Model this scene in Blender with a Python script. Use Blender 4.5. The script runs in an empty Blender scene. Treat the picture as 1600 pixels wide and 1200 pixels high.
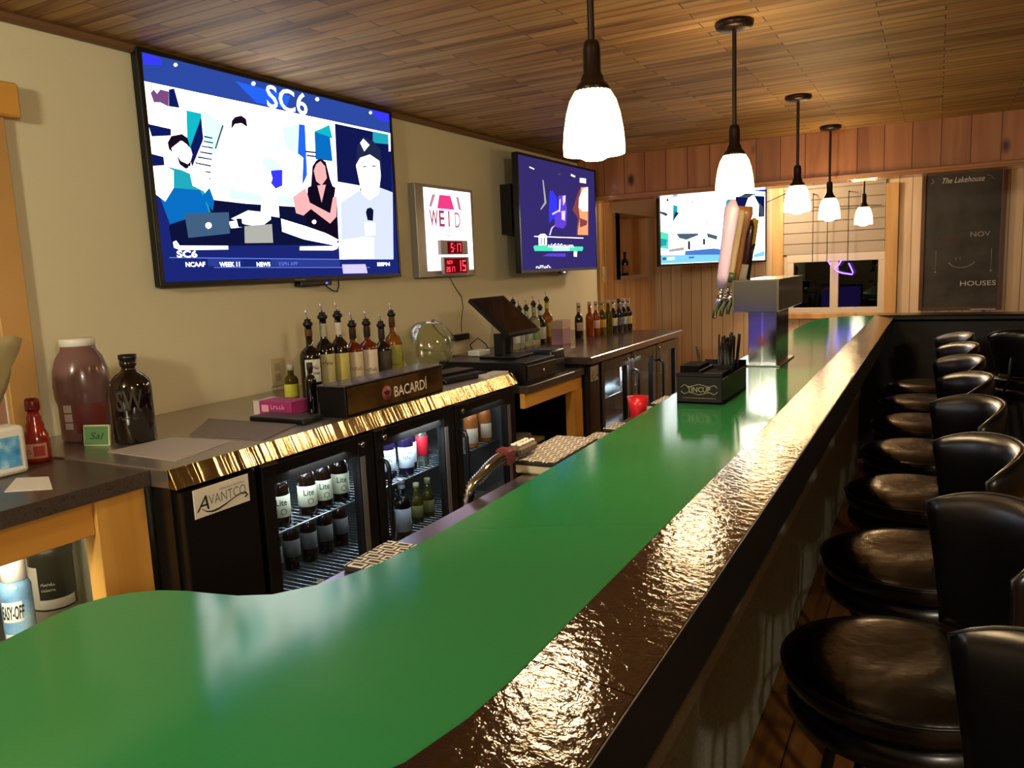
import bpy, bmesh, math, random
from mathutils import Vector, Matrix
random.seed(7)
H = 1.48
scene = bpy.context.scene
COL = scene.collection
PI = math.pi

# ---------------- camera, world, exposure, added fill lights ----------------
cam_d = bpy.data.cameras.new('camera'); cam = bpy.data.objects.new('camera', cam_d); COL.objects.link(cam)
cam_d.sensor_width = 36; cam_d.lens = 27.56; cam_d.clip_start = 0.02
_R = ((0.88069121, -0.03122531, 0.47266053), (0.47183815, 0.14599225, -0.86951424), (-0.04185392, 0.98879282, 0.14330738))
cam.matrix_world = Matrix(((*_R[0], 0), (*_R[1], 0), (*_R[2], H), (0, 0, 0, 1)))
scene.camera = cam
scene.view_settings.view_transform = 'Standard'; scene.view_settings.look = 'None'
scene.view_settings.gamma = 1; scene.view_settings.use_curve_mapping = False
scene.view_settings.exposure = 0.5
w = bpy.data.worlds.new('night'); scene.world = w; w.use_nodes = True
w.node_tree.nodes['Background'].inputs[0].default_value = (0.35, 0.38, 0.5, 1); w.node_tree.nodes['Background'].inputs[1].default_value = 0.02

def light(name, kind, loc, power, color, size=0.1, rot=None, **kw):
    d = bpy.data.lights.new(name, kind); d.energy = power; d.color = color
    if kind == 'AREA': d.size = size
    else: d.shadow_soft_size = size
    for k, v in kw.items(): setattr(d, k, v)
    o = bpy.data.objects.new(name, d); COL.objects.link(o); o.location = loc
    if rot: o.rotation_euler = rot
    return o
# added fill lights out of view, positions guessed (their fittings are built below)
FILL_LIGHTS = [(-1.30, -0.95, 108, (1.0, 0.93, 0.68)), (-1.3, 6.9, 46, (1.0, 0.80, 0.58)), (2.2, -0.9, 110, (1.0, 0.90, 0.72))]
for i, (x, y, p, c) in enumerate(FILL_LIGHTS):
    light('room_light', 'POINT', (x, y, 2.12), p, c, 0.12)
LAMPS = [(-0.66, 1.63), (-0.645, 2.91), (-0.65, 4.38), (-0.62, 5.50), (-0.515, 6.78)]
for x, y in LAMPS:
    light('pendant_light', 'POINT', (x, y, H + 0.262), 52, (1.0, 0.69, 0.35), 0.035)      # out of the open bottom
    light('pendant_glow', 'POINT', (x, y, H + 0.30), 42, (1.0, 0.70, 0.37), 0.072)        # through the opal glass

# ---------------- materials ----------------
def lin(h):
    if isinstance(h, str):
        c = [int(h[i:i + 2], 16) / 255 for i in (0, 2, 4)]
        return tuple(x / 12.92 if x <= 0.04045 else ((x + 0.055) / 1.055) ** 2.4 for x in c) + (1,)
    return tuple(h) + (1,)
MATS = {}
def mat(name, col='808080', rough=0.5, metal=0.0, coat=0.0, emis=None, es=0.0, trans=0.0, ior=1.45, alpha=1.0, bump=None, spec=0.5, coatr=0.03):
    """bump = (scale, strength, distance, kind, (sx,sy,sz))"""
    if name in MATS: return MATS[name]
    m = bpy.data.materials.new(name); m.use_nodes = True; nt = m.node_tree
    b = nt.nodes['Principled BSDF']
    b.inputs['Base Color'].default_value = lin(col); b.inputs['Roughness'].default_value = rough
    b.inputs['Metallic'].default_value = metal; b.inputs['Coat Weight'].default_value = coat
    b.inputs['Coat Roughness'].default_value = coatr
    b.inputs['Transmission Weight'].default_value = trans; b.inputs['IOR'].default_value = ior
    b.inputs['Specular IOR Level'].default_value = spec; b.inputs['Alpha'].default_value = alpha
    if emis: b.inputs['Emission Color'].default_value = lin(emis); b.inputs['Emission Strength'].default_value = es
    if bump:
        sc, st, di, kind, s3 = bump
        v = tex_in(nt, sc, s3, kind)
        bp = nt.nodes.new('ShaderNodeBump'); bp.inputs['Strength'].default_value = st; bp.inputs['Distance'].default_value = di
        nt.links.new(v, bp.inputs['Height']); nt.links.new(bp.outputs[0], b.inputs['Normal'])
        if coat: nt.links.new(bp.outputs[0], b.inputs['Coat Normal'])
    MATS[name] = m
    return m
def tex_in(nt, sc, s3=(1, 1, 1), kind='noise', detail=4.0):
    tc = nt.nodes.new('ShaderNodeTexCoord'); mp = nt.nodes.new('ShaderNodeMapping')
    mp.inputs['Scale'].default_value = s3; nt.links.new(tc.outputs['Object'], mp.inputs[0])
    if kind == 'noise':
        t = nt.nodes.new('ShaderNodeTexNoise'); t.inputs['Scale'].default_value = sc; t.inputs['Detail'].default_value = detail
    elif kind == 'voronoi':
        t = nt.nodes.new('ShaderNodeTexVoronoi'); t.inputs['Scale'].default_value = sc
    elif kind == 'crack':
        t = nt.nodes.new('ShaderNodeTexVoronoi'); t.feature = 'DISTANCE_TO_EDGE'; t.inputs['Scale'].default_value = sc
    nt.links.new(mp.outputs[0], t.inputs['Vector'])
    return t.outputs[0]
def node(nt, t, **kw):
    n = nt.nodes.new(t)
    for k, v in kw.items():
        if k.startswith('i_'):
            key = k[2:]; key = int(key) if key.isdigit() else key.replace('_', ' ')
            n.inputs[key].default_value = v
        else: setattr(n, k, v)
    return n
def ramp(nt, fac, stops):
    r = nt.nodes.new('ShaderNodeValToRGB'); el = r.color_ramp.elements
    while len(el) < len(stops): el.new(0.5)
    for e, (p, c) in zip(el, stops): e.position = p; e.color = lin(c)
    nt.links.new(fac, r.inputs[0]); return r.outputs[0]
def wood(name, axis, board, across, c0, c1, cdark, knots=True, rough=0.45, grain=26, length=1.3, groove=0.35, knotc='4a2410', coat=0.0, patch=None, msize=0.003, tones=(.72, 1.18), kscale=3.2, distort=0.6):
    """planks along `axis`, `board` wide across `across`"""
    if name in MATS: return MATS[name]
    m = bpy.data.materials.new(name); m.use_nodes = True; nt = m.node_tree; L = nt.links
    b = nt.nodes['Principled BSDF']; b.inputs['Roughness'].default_value = rough; b.inputs['Coat Weight'].default_value = coat
    b.inputs['Specular IOR Level'].default_value = 0.3
    tc = node(nt, 'ShaderNodeTexCoord'); sep = node(nt, 'ShaderNodeSeparateXYZ'); L.new(tc.outputs['Object'], sep.inputs[0])
    idx = {'x': 0, 'y': 1, 'z': 2}
    cmb = node(nt, 'ShaderNodeCombineXYZ'); L.new(sep.outputs[idx[axis]], cmb.inputs[0]); L.new(sep.outputs[idx[across]], cmb.inputs[1])
    br = node(nt, 'ShaderNodeTexBrick', offset=0.37, offset_frequency=2); L.new(cmb.outputs[0], br.inputs['Vector'])
    br.inputs['Scale'].default_value = 1; br.inputs['Brick Width'].default_value = length; br.inputs['Row Height'].default_value = board
    br.inputs['Mortar Size'].default_value = msize; br.inputs['Mortar Smooth'].default_value = 0.3; br.inputs['Bias'].default_value = 0
    br.inputs['Color1'].default_value = (0, 0, 0, 1); br.inputs['Color2'].default_value = (1, 1, 1, 1); br.inputs['Mortar'].default_value = (0.5, 0.5, 0.5, 1)
    mp = node(nt, 'ShaderNodeMapping'); mp.inputs['Scale'].default_value = (0.09, 1, 1); L.new(cmb.outputs[0], mp.inputs[0])
    ad = node(nt, 'ShaderNodeVectorMath', operation='ADD'); sc = node(nt, 'ShaderNodeVectorMath', operation='SCALE'); sc.inputs['Scale'].default_value = 7
    L.new(br.outputs['Color'], sc.inputs[0]); L.new(mp.outputs[0], ad.inputs[0]); L.new(sc.outputs[0], ad.inputs[1])
    n1 = node(nt, 'ShaderNodeTexNoise'); n1.inputs['Scale'].default_value = grain; n1.inputs['Detail'].default_value = 5; n1.inputs['Distortion'].default_value = distort
    L.new(ad.outputs[0], n1.inputs['Vector'])
    col = ramp(nt, n1.outputs[0], [(0.3, cdark), (0.5, c0), (0.72, c1)])
    # board to board tone
    tone = node(nt, 'ShaderNodeMapRange'); tone.inputs[3].default_value = tones[0]; tone.inputs[4].default_value = tones[1]; L.new(br.outputs['Color'], tone.inputs[0])
    mul = node(nt, 'ShaderNodeVectorMath', operation='SCALE'); L.new(col, mul.inputs[0]); L.new(tone.outputs[0], mul.inputs['Scale'])
    cur = mul.outputs[0]
    if patch:
        n2 = node(nt, 'ShaderNodeTexNoise'); n2.inputs['Scale'].default_value = 5.5; n2.inputs['Detail'].default_value = 3
        mp2 = node(nt, 'ShaderNodeMapping'); mp2.inputs['Scale'].default_value = (0.5, 2.2, 1); L.new(ad.outputs[0], mp2.inputs[0]); L.new(mp2.outputs[0], n2.inputs['Vector'])
        f = ramp(nt, n2.outputs[0], [(0.5, (0, 0, 0)), (0.64, (1, 1, 1))])
        mx = node(nt, 'ShaderNodeMix', data_type='RGBA', blend_type='MIX'); L.new(f, mx.inputs[0]); L.new(cur, mx.inputs[6]); mx.inputs[7].default_value = lin(patch); cur = mx.outputs[2]
    if knots:
        v = node(nt, 'ShaderNodeTexVoronoi'); v.inputs['Scale'].default_value = kscale
        mp3 = node(nt, 'ShaderNodeMapping'); mp3.inputs['Scale'].default_value = (0.6, 1, 1); L.new(cmb.outputs[0], mp3.inputs[0]); L.new(mp3.outputs[0], v.inputs['Vector'])
        f = ramp(nt, v.outputs['Distance'], [(0.03, (1, 1, 1)), (0.085, (0, 0, 0))])
        mx = node(nt, 'ShaderNodeMix', data_type='RGBA', blend_type='MIX'); L.new(f, mx.inputs[0]); L.new(cur, mx.inputs[6]); mx.inputs[7].default_value = lin(knotc); cur = mx.outputs[2]
    mx = node(nt, 'ShaderNodeMix', data_type='RGBA', blend_type='MIX'); L.new(br.outputs['Fac'], mx.inputs[0]); L.new(cur, mx.inputs[6])
    dk = [groove * c for c in lin(cdark)[:3]]; mx.inputs[7].default_value = (*dk, 1)
    L.new(mx.outputs[2], b.inputs['Base Color'])
    bp = node(nt, 'ShaderNodeBump', invert=True); bp.inputs['Strength'].default_value = 0.6; bp.inputs['Distance'].default_value = 0.004
    L.new(br.outputs['Fac'], bp.inputs['Height']); L.new(bp.outputs[0], b.inputs['Normal'])
    MATS[name] = m; return m
def mottled(name, cols, scale, s3=(1, 1, 1), rough=0.5, metal=0, coat=0, bump=0.0, detail=6, spec=0.5):
    if name in MATS: return MATS[name]
    m = mat(name, '808080', rough, metal, coat, spec=spec); nt = m.node_tree
    v = tex_in(nt, scale, s3, 'noise', detail); n = len(cols)
    c = ramp(nt, v, [(0.3 + 0.4 * i / (n - 1), cc) for i, cc in enumerate(cols)])
    b = nt.nodes['Principled BSDF']; nt.links.new(c, b.inputs['Base Color'])
    if bump:
        bp = nt.nodes.new('ShaderNodeBump'); bp.inputs['Strength'].default_value = 0.5; bp.inputs['Distance'].default_value = bump
        nt.links.new(v, bp.inputs['Height']); nt.links.new(bp.outputs[0], b.inputs['Normal'])
    return m
def emit(name, col, s):
    if name in MATS: return MATS[name]
    m = bpy.data.materials.new(name); m.use_nodes = True; nt = m.node_tree; nt.nodes.clear()
    e = nt.nodes.new('ShaderNodeEmission'); e.inputs[0].default_value = lin(col); e.inputs[1].default_value = s
    o = nt.nodes.new('ShaderNodeOutputMaterial'); nt.links.new(e.outputs[0], o.inputs[0]); MATS[name] = m; return m
def pane_mat(name, tint='ffffff', refl=0.08, rough=0.02, dark=1.0):
    """thin clear sheet: straight-through transparency plus a mirror reflection"""
    if name in MATS: return MATS[name]
    m = bpy.data.materials.new(name); m.use_nodes = True; nt = m.node_tree; nt.nodes.clear()
    t = node(nt, 'ShaderNodeBsdfTransparent'); t.inputs[0].default_value = tuple(c * dark for c in lin(tint)[:3]) + (1,)
    g = node(nt, 'ShaderNodeBsdfGlossy'); g.inputs['Roughness'].default_value = rough
    fr = node(nt, 'ShaderNodeFresnel'); fr.inputs[0].default_value = 1.45
    mr0 = node(nt, 'ShaderNodeMath', operation='ADD'); mr0.inputs[1].default_value = refl - 0.04; nt.links.new(fr.outputs[0], mr0.inputs[0])
    ge = node(nt, 'ShaderNodeNewGeometry'); iv = node(nt, 'ShaderNodeMath', operation='SUBTRACT'); iv.inputs[0].default_value = 1; nt.links.new(ge.outputs['Backfacing'], iv.inputs[1])
    mr = node(nt, 'ShaderNodeMath', operation='MULTIPLY'); nt.links.new(mr0.outputs[0], mr.inputs[0]); nt.links.new(iv.outputs[0], mr.inputs[1])
    mx = node(nt, 'ShaderNodeMixShader'); nt.links.new(mr.outputs[0], mx.inputs[0]); nt.links.new(t.outputs[0], mx.inputs[1]); nt.links.new(g.outputs[0], mx.inputs[2])
    o = node(nt, 'ShaderNodeOutputMaterial'); nt.links.new(mx.outputs[0], o.inputs[0]); MATS[name] = m; return m

WALL = mat('painted_wall', 'cec6a6', 0.7, bump=(60, 0.15, 0.002, 'noise', (1, 1, 1)), spec=0.2)
CEIL = wood('ceiling_planks', 'x', 0.062, 'y', '9c7442', 'c49c60', '644828', knots=False, grain=7, length=0.55, rough=0.6, patch='ac8e5c', tones=(.82, 1.12), distort=2.2, msize=0.002)
HEADER = wood('red_pine_boards', 'z', 0.16, 'x', 'a0663c', 'ae7448', '8a5432', kscale=2.3, tones=(.9, 1.06), grain=9, length=9, rough=0.35, knotc='3c1a10', coat=0.15)
PINE = wood('pale_pine_boards', 'z', 0.10, 'x', 'c4aa8a', 'ceb696', 'b69a78', tones=(.93, 1.04), grain=8, length=9, rough=0.5)
PINEY = wood('pale_pine_side_boards', 'z', 0.14, 'y', 'd8b080', 'e0bc8c', 'c49868', tones=(.93, 1.04), grain=8, length=9, rough=0.5)
PINEV = wood('pine_trim_upright', 'z', 3.0, 'x', 'c99a5c', 'd9ac6c', 'ab7a40', grain=9, length=9, rough=0.5)
YPINE = wood('yellow_pine', 'z', 3.0, 'y', 'd8a04c', 'e6b460', 'c08434', grain=5, length=9, rough=0.45, knotc='6a3f18')
YPINEH = wood('yellow_pine_level', 'y', 3.0, 'z', 'dca048', 'e6b058', 'c68a38', grain=5, length=9, rough=0.45, knots=False)
SHIP = mat('white_shiplap', '94846e', 0.6)
TRIMB = mat('dark_stained_trim', '6a4c2e', 0.5)
FLOOR = wood('brown_floor', 'y', 0.12, 'x', '8a5c2c', '9c6c38', '6c4520', knots=False, rough=0.5, length=1.0)
BLACK = mat('black_plastic', '0b0a0b', 0.35)
BLACKM = mat('black_painted_metal', '141110', 0.45, spec=0.4)
BLACKV = mat('black_vinyl', '080606', 0.27, coat=0.2, bump=(9, 0.5, 0.012, 'noise', (1, 1, 1)), coatr=0.12)
BLACKV2 = mat('black_vinyl_smooth', '050405', 0.3, coat=0.15, coatr=0.18, bump=(14, 0.2, 0.004, 'noise', (1, 1, 1)))
STEEL = mat('stainless_steel', 'b4aca2', 0.3, metal=0.9, bump=(6, 0.06, 0.004, 'noise', (0.6, 1, 1)))
STEELE = mat('stainless_edge', '9c8c6c', 0.14, metal=1.0, bump=(8, 0.55, 0.012, 'noise', (0.05, 2.6, 0.1)))
STEELP = mat('stainless_plain', 'a8a8a8', 0.2, metal=1.0)
CHROME = mat('chrome', 'd0d0d0', 0.08, metal=1.0)
DARKLAM = mottled('dark_speckled_laminate', ['2c2622', '4a4038', '38302a'], 140, rough=0.28)
GREEN = mat('green_laminate', '257842', 0.12, spec=0.8, bump=(2, 0.03, 0.003, 'noise', (1, 1, 1)))
GREYP = mottled('grey_textured_panel', ['74766a', '90927e'], 120, rough=0.8, bump=0.001)
GREYT = mottled('light_grey_strip', ['88867a', 'a8a698'], 150, rough=0.8)
BRONZE = mat('dark_bronze', '2c1d16', 0.35, metal=0.6)
WHITEP = mat('white_plastic', 'd8d4c8', 0.4)
PAPER = mat('white_paper', 'cfc8bc', 0.7)
GREYPAPER = mat('grey_paper', 'a49a94', 0.6)
CLEAR = pane_mat('clear_glass_sheet', 'e8eef0', 0.08)
RUBBER = mat('black_rubber', '14110f', 0.6)

# ---------------- mesh helpers ----------------
def tag(o, label=None, cat=None, group=None, kind=None):
    if label: o['label'] = label
    if cat: o['category'] = cat
    if group: o['group'] = group
    if kind: o['kind'] = kind
    return o
def empty(name, loc=(0, 0, 0), label=None, cat=None, group=None, rz=0):
    o = bpy.data.objects.new(name, None); COL.objects.link(o); o.location = loc; o.rotation_euler = (0, 0, rz)
    o.empty_display_size = 0.05
    return tag(o, label, cat, group)
class MB:
    """mesh builder, coordinates local to the parent thing"""
    def __init__(self): self.bm = bmesh.new(); self.mi = 0
    def _mark(self, faces, smooth=False):
        for f in faces: f.material_index = self.mi; f.smooth = smooth
    def box(self, x0, x1, y0, y1, z0, z1, bev=0.0, M=None, seg=1):
        r = bmesh.ops.create_cube(self.bm, size=1.0); vs = r['verts']
        for v in vs:
            v.co = Vector(((x0 + x1) / 2 + v.co.x * (x1 - x0), (y0 + y1) / 2 + v.co.y * (y1 - y0), (z0 + z1) / 2 + v.co.z * (z1 - z0)))
        fs = list({f for v in vs for f in v.link_faces})
        if bev:
            es = list({e for v in vs for e in v.link_edges})
            rr = bmesh.ops.bevel(self.bm, geom=es, offset=bev, segments=seg, affect='EDGES', profile=0.5)
            fs = list({f for f in rr['faces']} | {f for f in fs if f.is_valid}); vs = list({v for f in fs for v in f.verts})
        self._mark(fs, bool(bev and seg > 1))
        if M is not None:
            for v in vs: v.co = M @ v.co
        return self
    def poly(self, pts, z0, z1, bev=0.0):
        """extrude a plan outline (counter-clockwise) from z0 to z1"""
        n = len(pts); lo = [self.bm.verts.new((x, y, z0)) for x, y in pts]; hi = [self.bm.verts.new((x, y, z1)) for x, y in pts]
        fs = [self.bm.faces.new(lo[::-1]), self.bm.faces.new(hi)]
        for i in range(n): fs.append(self.bm.faces.new((lo[i], lo[(i + 1) % n], hi[(i + 1) % n], hi[i])))
        self._mark(fs); return self
    def quad(self, pts):
        f = self.bm.faces.new([self.bm.verts.new(p) for p in pts]); self._mark([f]); return self
    def lathe(self, prof, c=(0, 0, 0), seg=24, a0=0, a1=2 * PI, M=None, smooth=True, sx=1, sy=1):
        full = abs(a1 - a0 - 2 * PI) < 1e-6; n = seg if full else seg + 1; rings = []
        for r, z in prof:
            if r < 1e-6 and full: rings.append([self.bm.verts.new((c[0], c[1], c[2] + z))]); continue
            rings.append([self.bm.verts.new((c[0] + sx * r * math.cos(a0 + (a1 - a0) * i / seg), c[1] + sy * r * math.sin(a0 + (a1 - a0) * i / seg), c[2] + z)) for i in range(n)])
        fs = []
        for a, b in zip(rings, rings[1:]):
            m = seg
            for i in range(m):
                j = (i + 1) % n
                if len(a) == 1 and len(b) == 1: continue
                if len(a) == 1: fs.append(self.bm.faces.new((a[0], b[j], b[i])))
                elif len(b) == 1: fs.append(self.bm.faces.new((a[i], a[j], b[0])))
                else: fs.append(self.bm.faces.new((a[i], a[j], b[j], b[i])))
        self._mark(fs, smooth)
        if M is not None:
            for v in {v for ring in rings for v in ring}: v.co = M @ v.co
        return self
    def tube(self, pts, r, seg=8, cap=True):
        pts = [Vector(p) for p in pts]; n = len(pts); rs = r if isinstance(r, (list, tuple)) else [r] * n
        up = None; rings = []
        for i, p in enumerate(pts):
            t = (pts[min(i + 1, n - 1)] - pts[max(i - 1, 0)]).normalized()
            if up is None: up = t.orthogonal().normalized()
            up = (up - t * up.dot(t)); up = up.normalized() if up.length > 1e-5 else t.orthogonal().normalized()
            s = t.cross(up)
            rings.append([self.bm.verts.new(p + (up * math.cos(2 * PI * k / seg) + s * math.sin(2 * PI * k / seg)) * rs[i]) for k in range(seg)])
        fs = []
        for a, b in zip(rings, rings[1:]):
            for k in range(seg): fs.append(self.bm.faces.new((a[k], a[(k + 1) % seg], b[(k + 1) % seg], b[k])))
        if cap: fs += [self.bm.faces.new(rings[0][::-1]), self.bm.faces.new(rings[-1])]
        self._mark(fs, True); return self
    def build(self, name, m, parent=None, loc=None, **kw):
        me = bpy.data.meshes.new(name)
        self.bm.normal_update()
        self.bm.to_mesh(me); self.bm.free()
        for x in (m if isinstance(m, (list, tuple)) else [m]): me.materials.append(x)
        o = bpy.data.objects.new(name, me); COL.objects.link(o)
        if parent is not None: o.parent = parent
        if loc: o.location = loc
        return tag(o, **kw)
def fixn(mb):
    bmesh.ops.recalc_face_normals(mb.bm, faces=mb.bm.faces); return mb
def copy_tree(o, parent=None):
    c = o.copy(); COL.objects.link(c)
    if parent is not None: c.parent = parent
    for ch in [k for k in bpy.data.objects if k.parent == o]: copy_tree(ch, c)
    return c
def place(proto, loc, label, rz=0, **kw):
    """first call uses the prototype itself, later calls copy it with its parts"""
    if proto.get('_used'): o = copy_tree(proto)
    else: o = proto; proto['_used'] = 1
    o.location = loc; o.rotation_euler = (0, 0, rz); tag(o, label=label, **kw); return o
def struct(name, mb, m): return mb.build(name, m, kind='structure')
def text_raw(body, shear=0.0, bold=0.0, space=1.0):
    if body[0] == '~':                      # illegible small print: a row of letter-like strokes
        n = int(body[1:]); rg = random.Random(n * 7 + 1); vs = []; fs = []
        for i in range(n):
            a = i / n; w_ = .8 / n; hh = rg.choice((.68, .72, 1.0, .7))
            rs = [(a, 0, a + w_ * .3, hh)] + rg.choice(([(a + w_ * .3, 0, a + w_, .2)], [(a + w_ * .3, hh - .2, a + w_, hh)], [(a + w_ * .3, .25, a + w_, .45), (a + w_ * .75, 0, a + w_, .25)]))
            for x0, y0, x1, y1 in rs:
                k = len(vs); vs += [(x0, y0), (x1, y0), (x1, y1), (x0, y1)]; fs.append((k, k + 1, k + 2, k + 3))
        return vs, fs
    cu = bpy.data.curves.new('t', 'FONT'); cu.body = body; cu.shear = shear; cu.offset = bold; cu.space_character = space; cu.resolution_u = 3
    o = bpy.data.objects.new('t', cu); COL.objects.link(o)
    me = bpy.data.meshes.new_from_object(o); bpy.data.objects.remove(o); bpy.data.curves.remove(cu)
    xs = [v.co.x for v in me.vertices]; ys = [v.co.y for v in me.vertices]
    x0, x1, y0, y1 = min(xs), max(xs), min(ys), max(ys)
    vs = [((v.co.x - x0) / (x1 - x0), (v.co.y - y0) / (y1 - y0)) for v in me.vertices]
    fs = [tuple(p.vertices) for p in me.polygons]; bpy.data.meshes.remove(me)
    return vs, fs
def add_text(mb, body, P, U, V, w, h, shear=0.0, bold=0.0, space=1.0):
    vs, fs = text_raw(body, shear, bold, space); P = Vector(P); U = Vector(U); V = Vector(V)
    bv = [mb.bm.verts.new(P + U * (a * w) + V * (b * h)) for a, b in vs]
    for f in fs:
        try: ff = mb.bm.faces.new([bv[i] for i in f]); ff.material_index = mb.mi
        except ValueError: pass
    return mb
def wrap_text(mb, body, r, a_mid, z, w, h, bold=0.0, shear=0.0):
    """lettering bent round a vertical cylinder; a_mid = facing angle; reads left to right from outside"""
    vs, fs = text_raw(body, shear, bold)
    bv = []
    for a, b in vs:
        ang = a_mid + (a - 0.5) * w / r
        bv.append(mb.bm.verts.new((r * math.cos(ang), r * math.sin(ang), z + b * h)))
    for f in fs:
        try: ff = mb.bm.faces.new([bv[i] for i in f]); ff.material_index = mb.mi
        except ValueError: pass
    return mb

# ---------------- the setting ----------------
FARY = 7.60; WX = -2.46
struct('floor', MB().box(-2.60, 3.1, -2.6, FARY + 0.1, -0.06, 0.0), FLOOR)
struct('ceiling', MB().box(-2.60, 3.1, -2.6, FARY + 0.1, 2.30, 2.36), CEIL)
# left wall with the window opening near the camera (y -0.30..1.33, z 1.02..1.98)
wl = MB()
wl.box(WX - .1, WX, -2.6, -0.30, 0, 2.30).box(WX - .1, WX, 1.33, 6.16, 0, 2.30).box(WX - .1, WX, -0.30, 1.33, 0, 1.02).box(WX - .1, WX, -0.30, 1.33, 1.98, 2.30)
struct('wall_left', wl, WALL)
wp = MB()  # boarded end of the left wall, with the bottle niche (y 6.57..7.38, z 1.39..1.93)
wp.box(WX - .1, WX, 6.16, 6.57, 0, 2.30).box(WX - .1, WX, 7.38, FARY, 0, 2.30).box(WX - .1, WX, 6.57, 7.38, 0, 1.39).box(WX - .1, WX, 6.57, 7.38, 1.93, 2.30)
wp.box(WX - .22, WX - .1, 6.50, 6.57, 1.33, 1.99).box(WX - .22, WX - .1, 7.38, 7.45, 1.33, 1.99).box(WX - .22, WX - .1, 6.57, 7.38, 1.33, 1.39).box(WX - .22, WX - .1, 6.57, 7.38, 1.93, 1.99)
wp.box(WX - .24, WX - .22, 6.50, 7.45, 1.33, 1.99)
struct('wall_left_boarded', wp, PINEY)
wf = MB()  # far wall with the window opening x -1.17..-0.43, z 1.01..1.46
wf.box(WX, -1.17, FARY, FARY + .1, 0, 2.30).box(-0.43, 3.0, FARY, FARY + .1, 0, 2.30).box(-1.17, -0.43, FARY, FARY + .1, 0, 1.01).box(-1.17, -0.43, FARY, FARY + .1, 1.46, 2.30)
struct('wall_far', wf, PINE)
struct('wall_right', MB().box(3.0, 3.1, -2.6, FARY + .1, 0, 2.30), mat('dark_wall', '8c7c60', 0.8))
struct('wall_near', MB().box(WX, 3.0, -2.6, -2.5, 0, 2.30), mat('near_wall', '6b6048', 0.8))
struct('trim_header', MB().box(WX, 3.0, 5.72, 5.90, 2.0, 2.30), HEADER)
hm = MB(); hm.box(WX, 3.0, 5.695, 5.72, 1.985, 2.012, 0.006).box(WX, 3.0, 5.70, 5.92, 1.975, 2.0, 0.004)
struct('trim_header_moulding', hm, mat('varnished_moulding', 'a06a40', 0.25, coat=0.3))
struct('trim_ceiling_left', MB().box(WX, WX + 0.03, -2.5, 5.69, 2.27, 2.30, 0.008), TRIMB)
struct('trim_corner', MB().box(WX, WX + 0.025, 6.08, 6.20, 0, 2.30, 0.004).box(WX, WX + 0.02, 6.46, 6.57, 1.36, 1.97), PINEV)
nf = MB(); nf.box(WX, WX + .02, 6.47, 6.57, 1.33, 1.93).box(WX, WX + .02, 7.38, 7.48, 1.33, 1.93).box(WX, WX + .03, 6.40, 7.50, 1.93, 2.09, 0.004).box(WX, WX + .03, 6.57, 7.38, 1.36, 1.39)
struct('trim_niche', nf, mat('pale_grey_wood', 'b8a898', 0.5, bump=(20, .4, .004, 'noise', (1, 0.2, 1))))

# near window in the left wall: casing, roller blind, pane
wn = empty('window_1', (WX, 0.5, 1.02)); wn['kind'] = 'structure'
c = MB(); c.box(0, .022, .83, .92, -0.0, .98, .003)
c.build('casing', PINEV, wn)
MB().box(0, .045, -.95, .96, .97, 1.07, .006).build('head_casing', YPINEH, wn)
MB().box(-.02, -.008, -.80, .829, 0.001, .959).build('blind', mat('brown_pink_blind', '9a7260', 0.7), wn)
MB().box(-.085, -.08, -.80, .83, 0.0, .96).build('pane', CLEAR, wn)

# far window: vinyl sliding frame, two panes, night behind
w2 = empty('window_2', (-0.80, FARY, 1.01)); w2['kind'] = 'structure'
c = MB(); c.box(-.41, .41, -.02, .06, -.03, .02, .003).box(-.41, .41, -.02, .06, .43, .50, .003).box(-.41, -.35, -.019, .06, .02, .43, .003).box(.35, .41, -.019, .06, .02, .43, .003).box(-.04, .03, -.018, .05, .02, .43, .003)
c.build('window_frame', mat('white_vinyl', 'b8a890', 0.4), w2)
MB().box(-.35, -.04, .02, .025, .02, .43).build('pane', pane_mat('night_pane', '30303c', 0.05, dark=0.35), w2)
MB().box(.03, .35, .03, .035, .02, .43).build('pane', MATS['night_pane'], w2)
c = MB()
for i in range(8): c.box(-.44, .40, -.022, 0, .50 + i * .096, .50 + i * .096 + .092, .004)
o = c.build('upper_boards', SHIP, w2)
struct('trim_window_far', MB().box(-1.34, -1.24, FARY - .03, FARY, .95, 2.15, .004).box(-.40, -.30, FARY - .03, FARY, .95, 2.08, .004).box(-1.24, -.40, FARY - .05, FARY, .93, .98, .004), PINEV)

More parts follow.
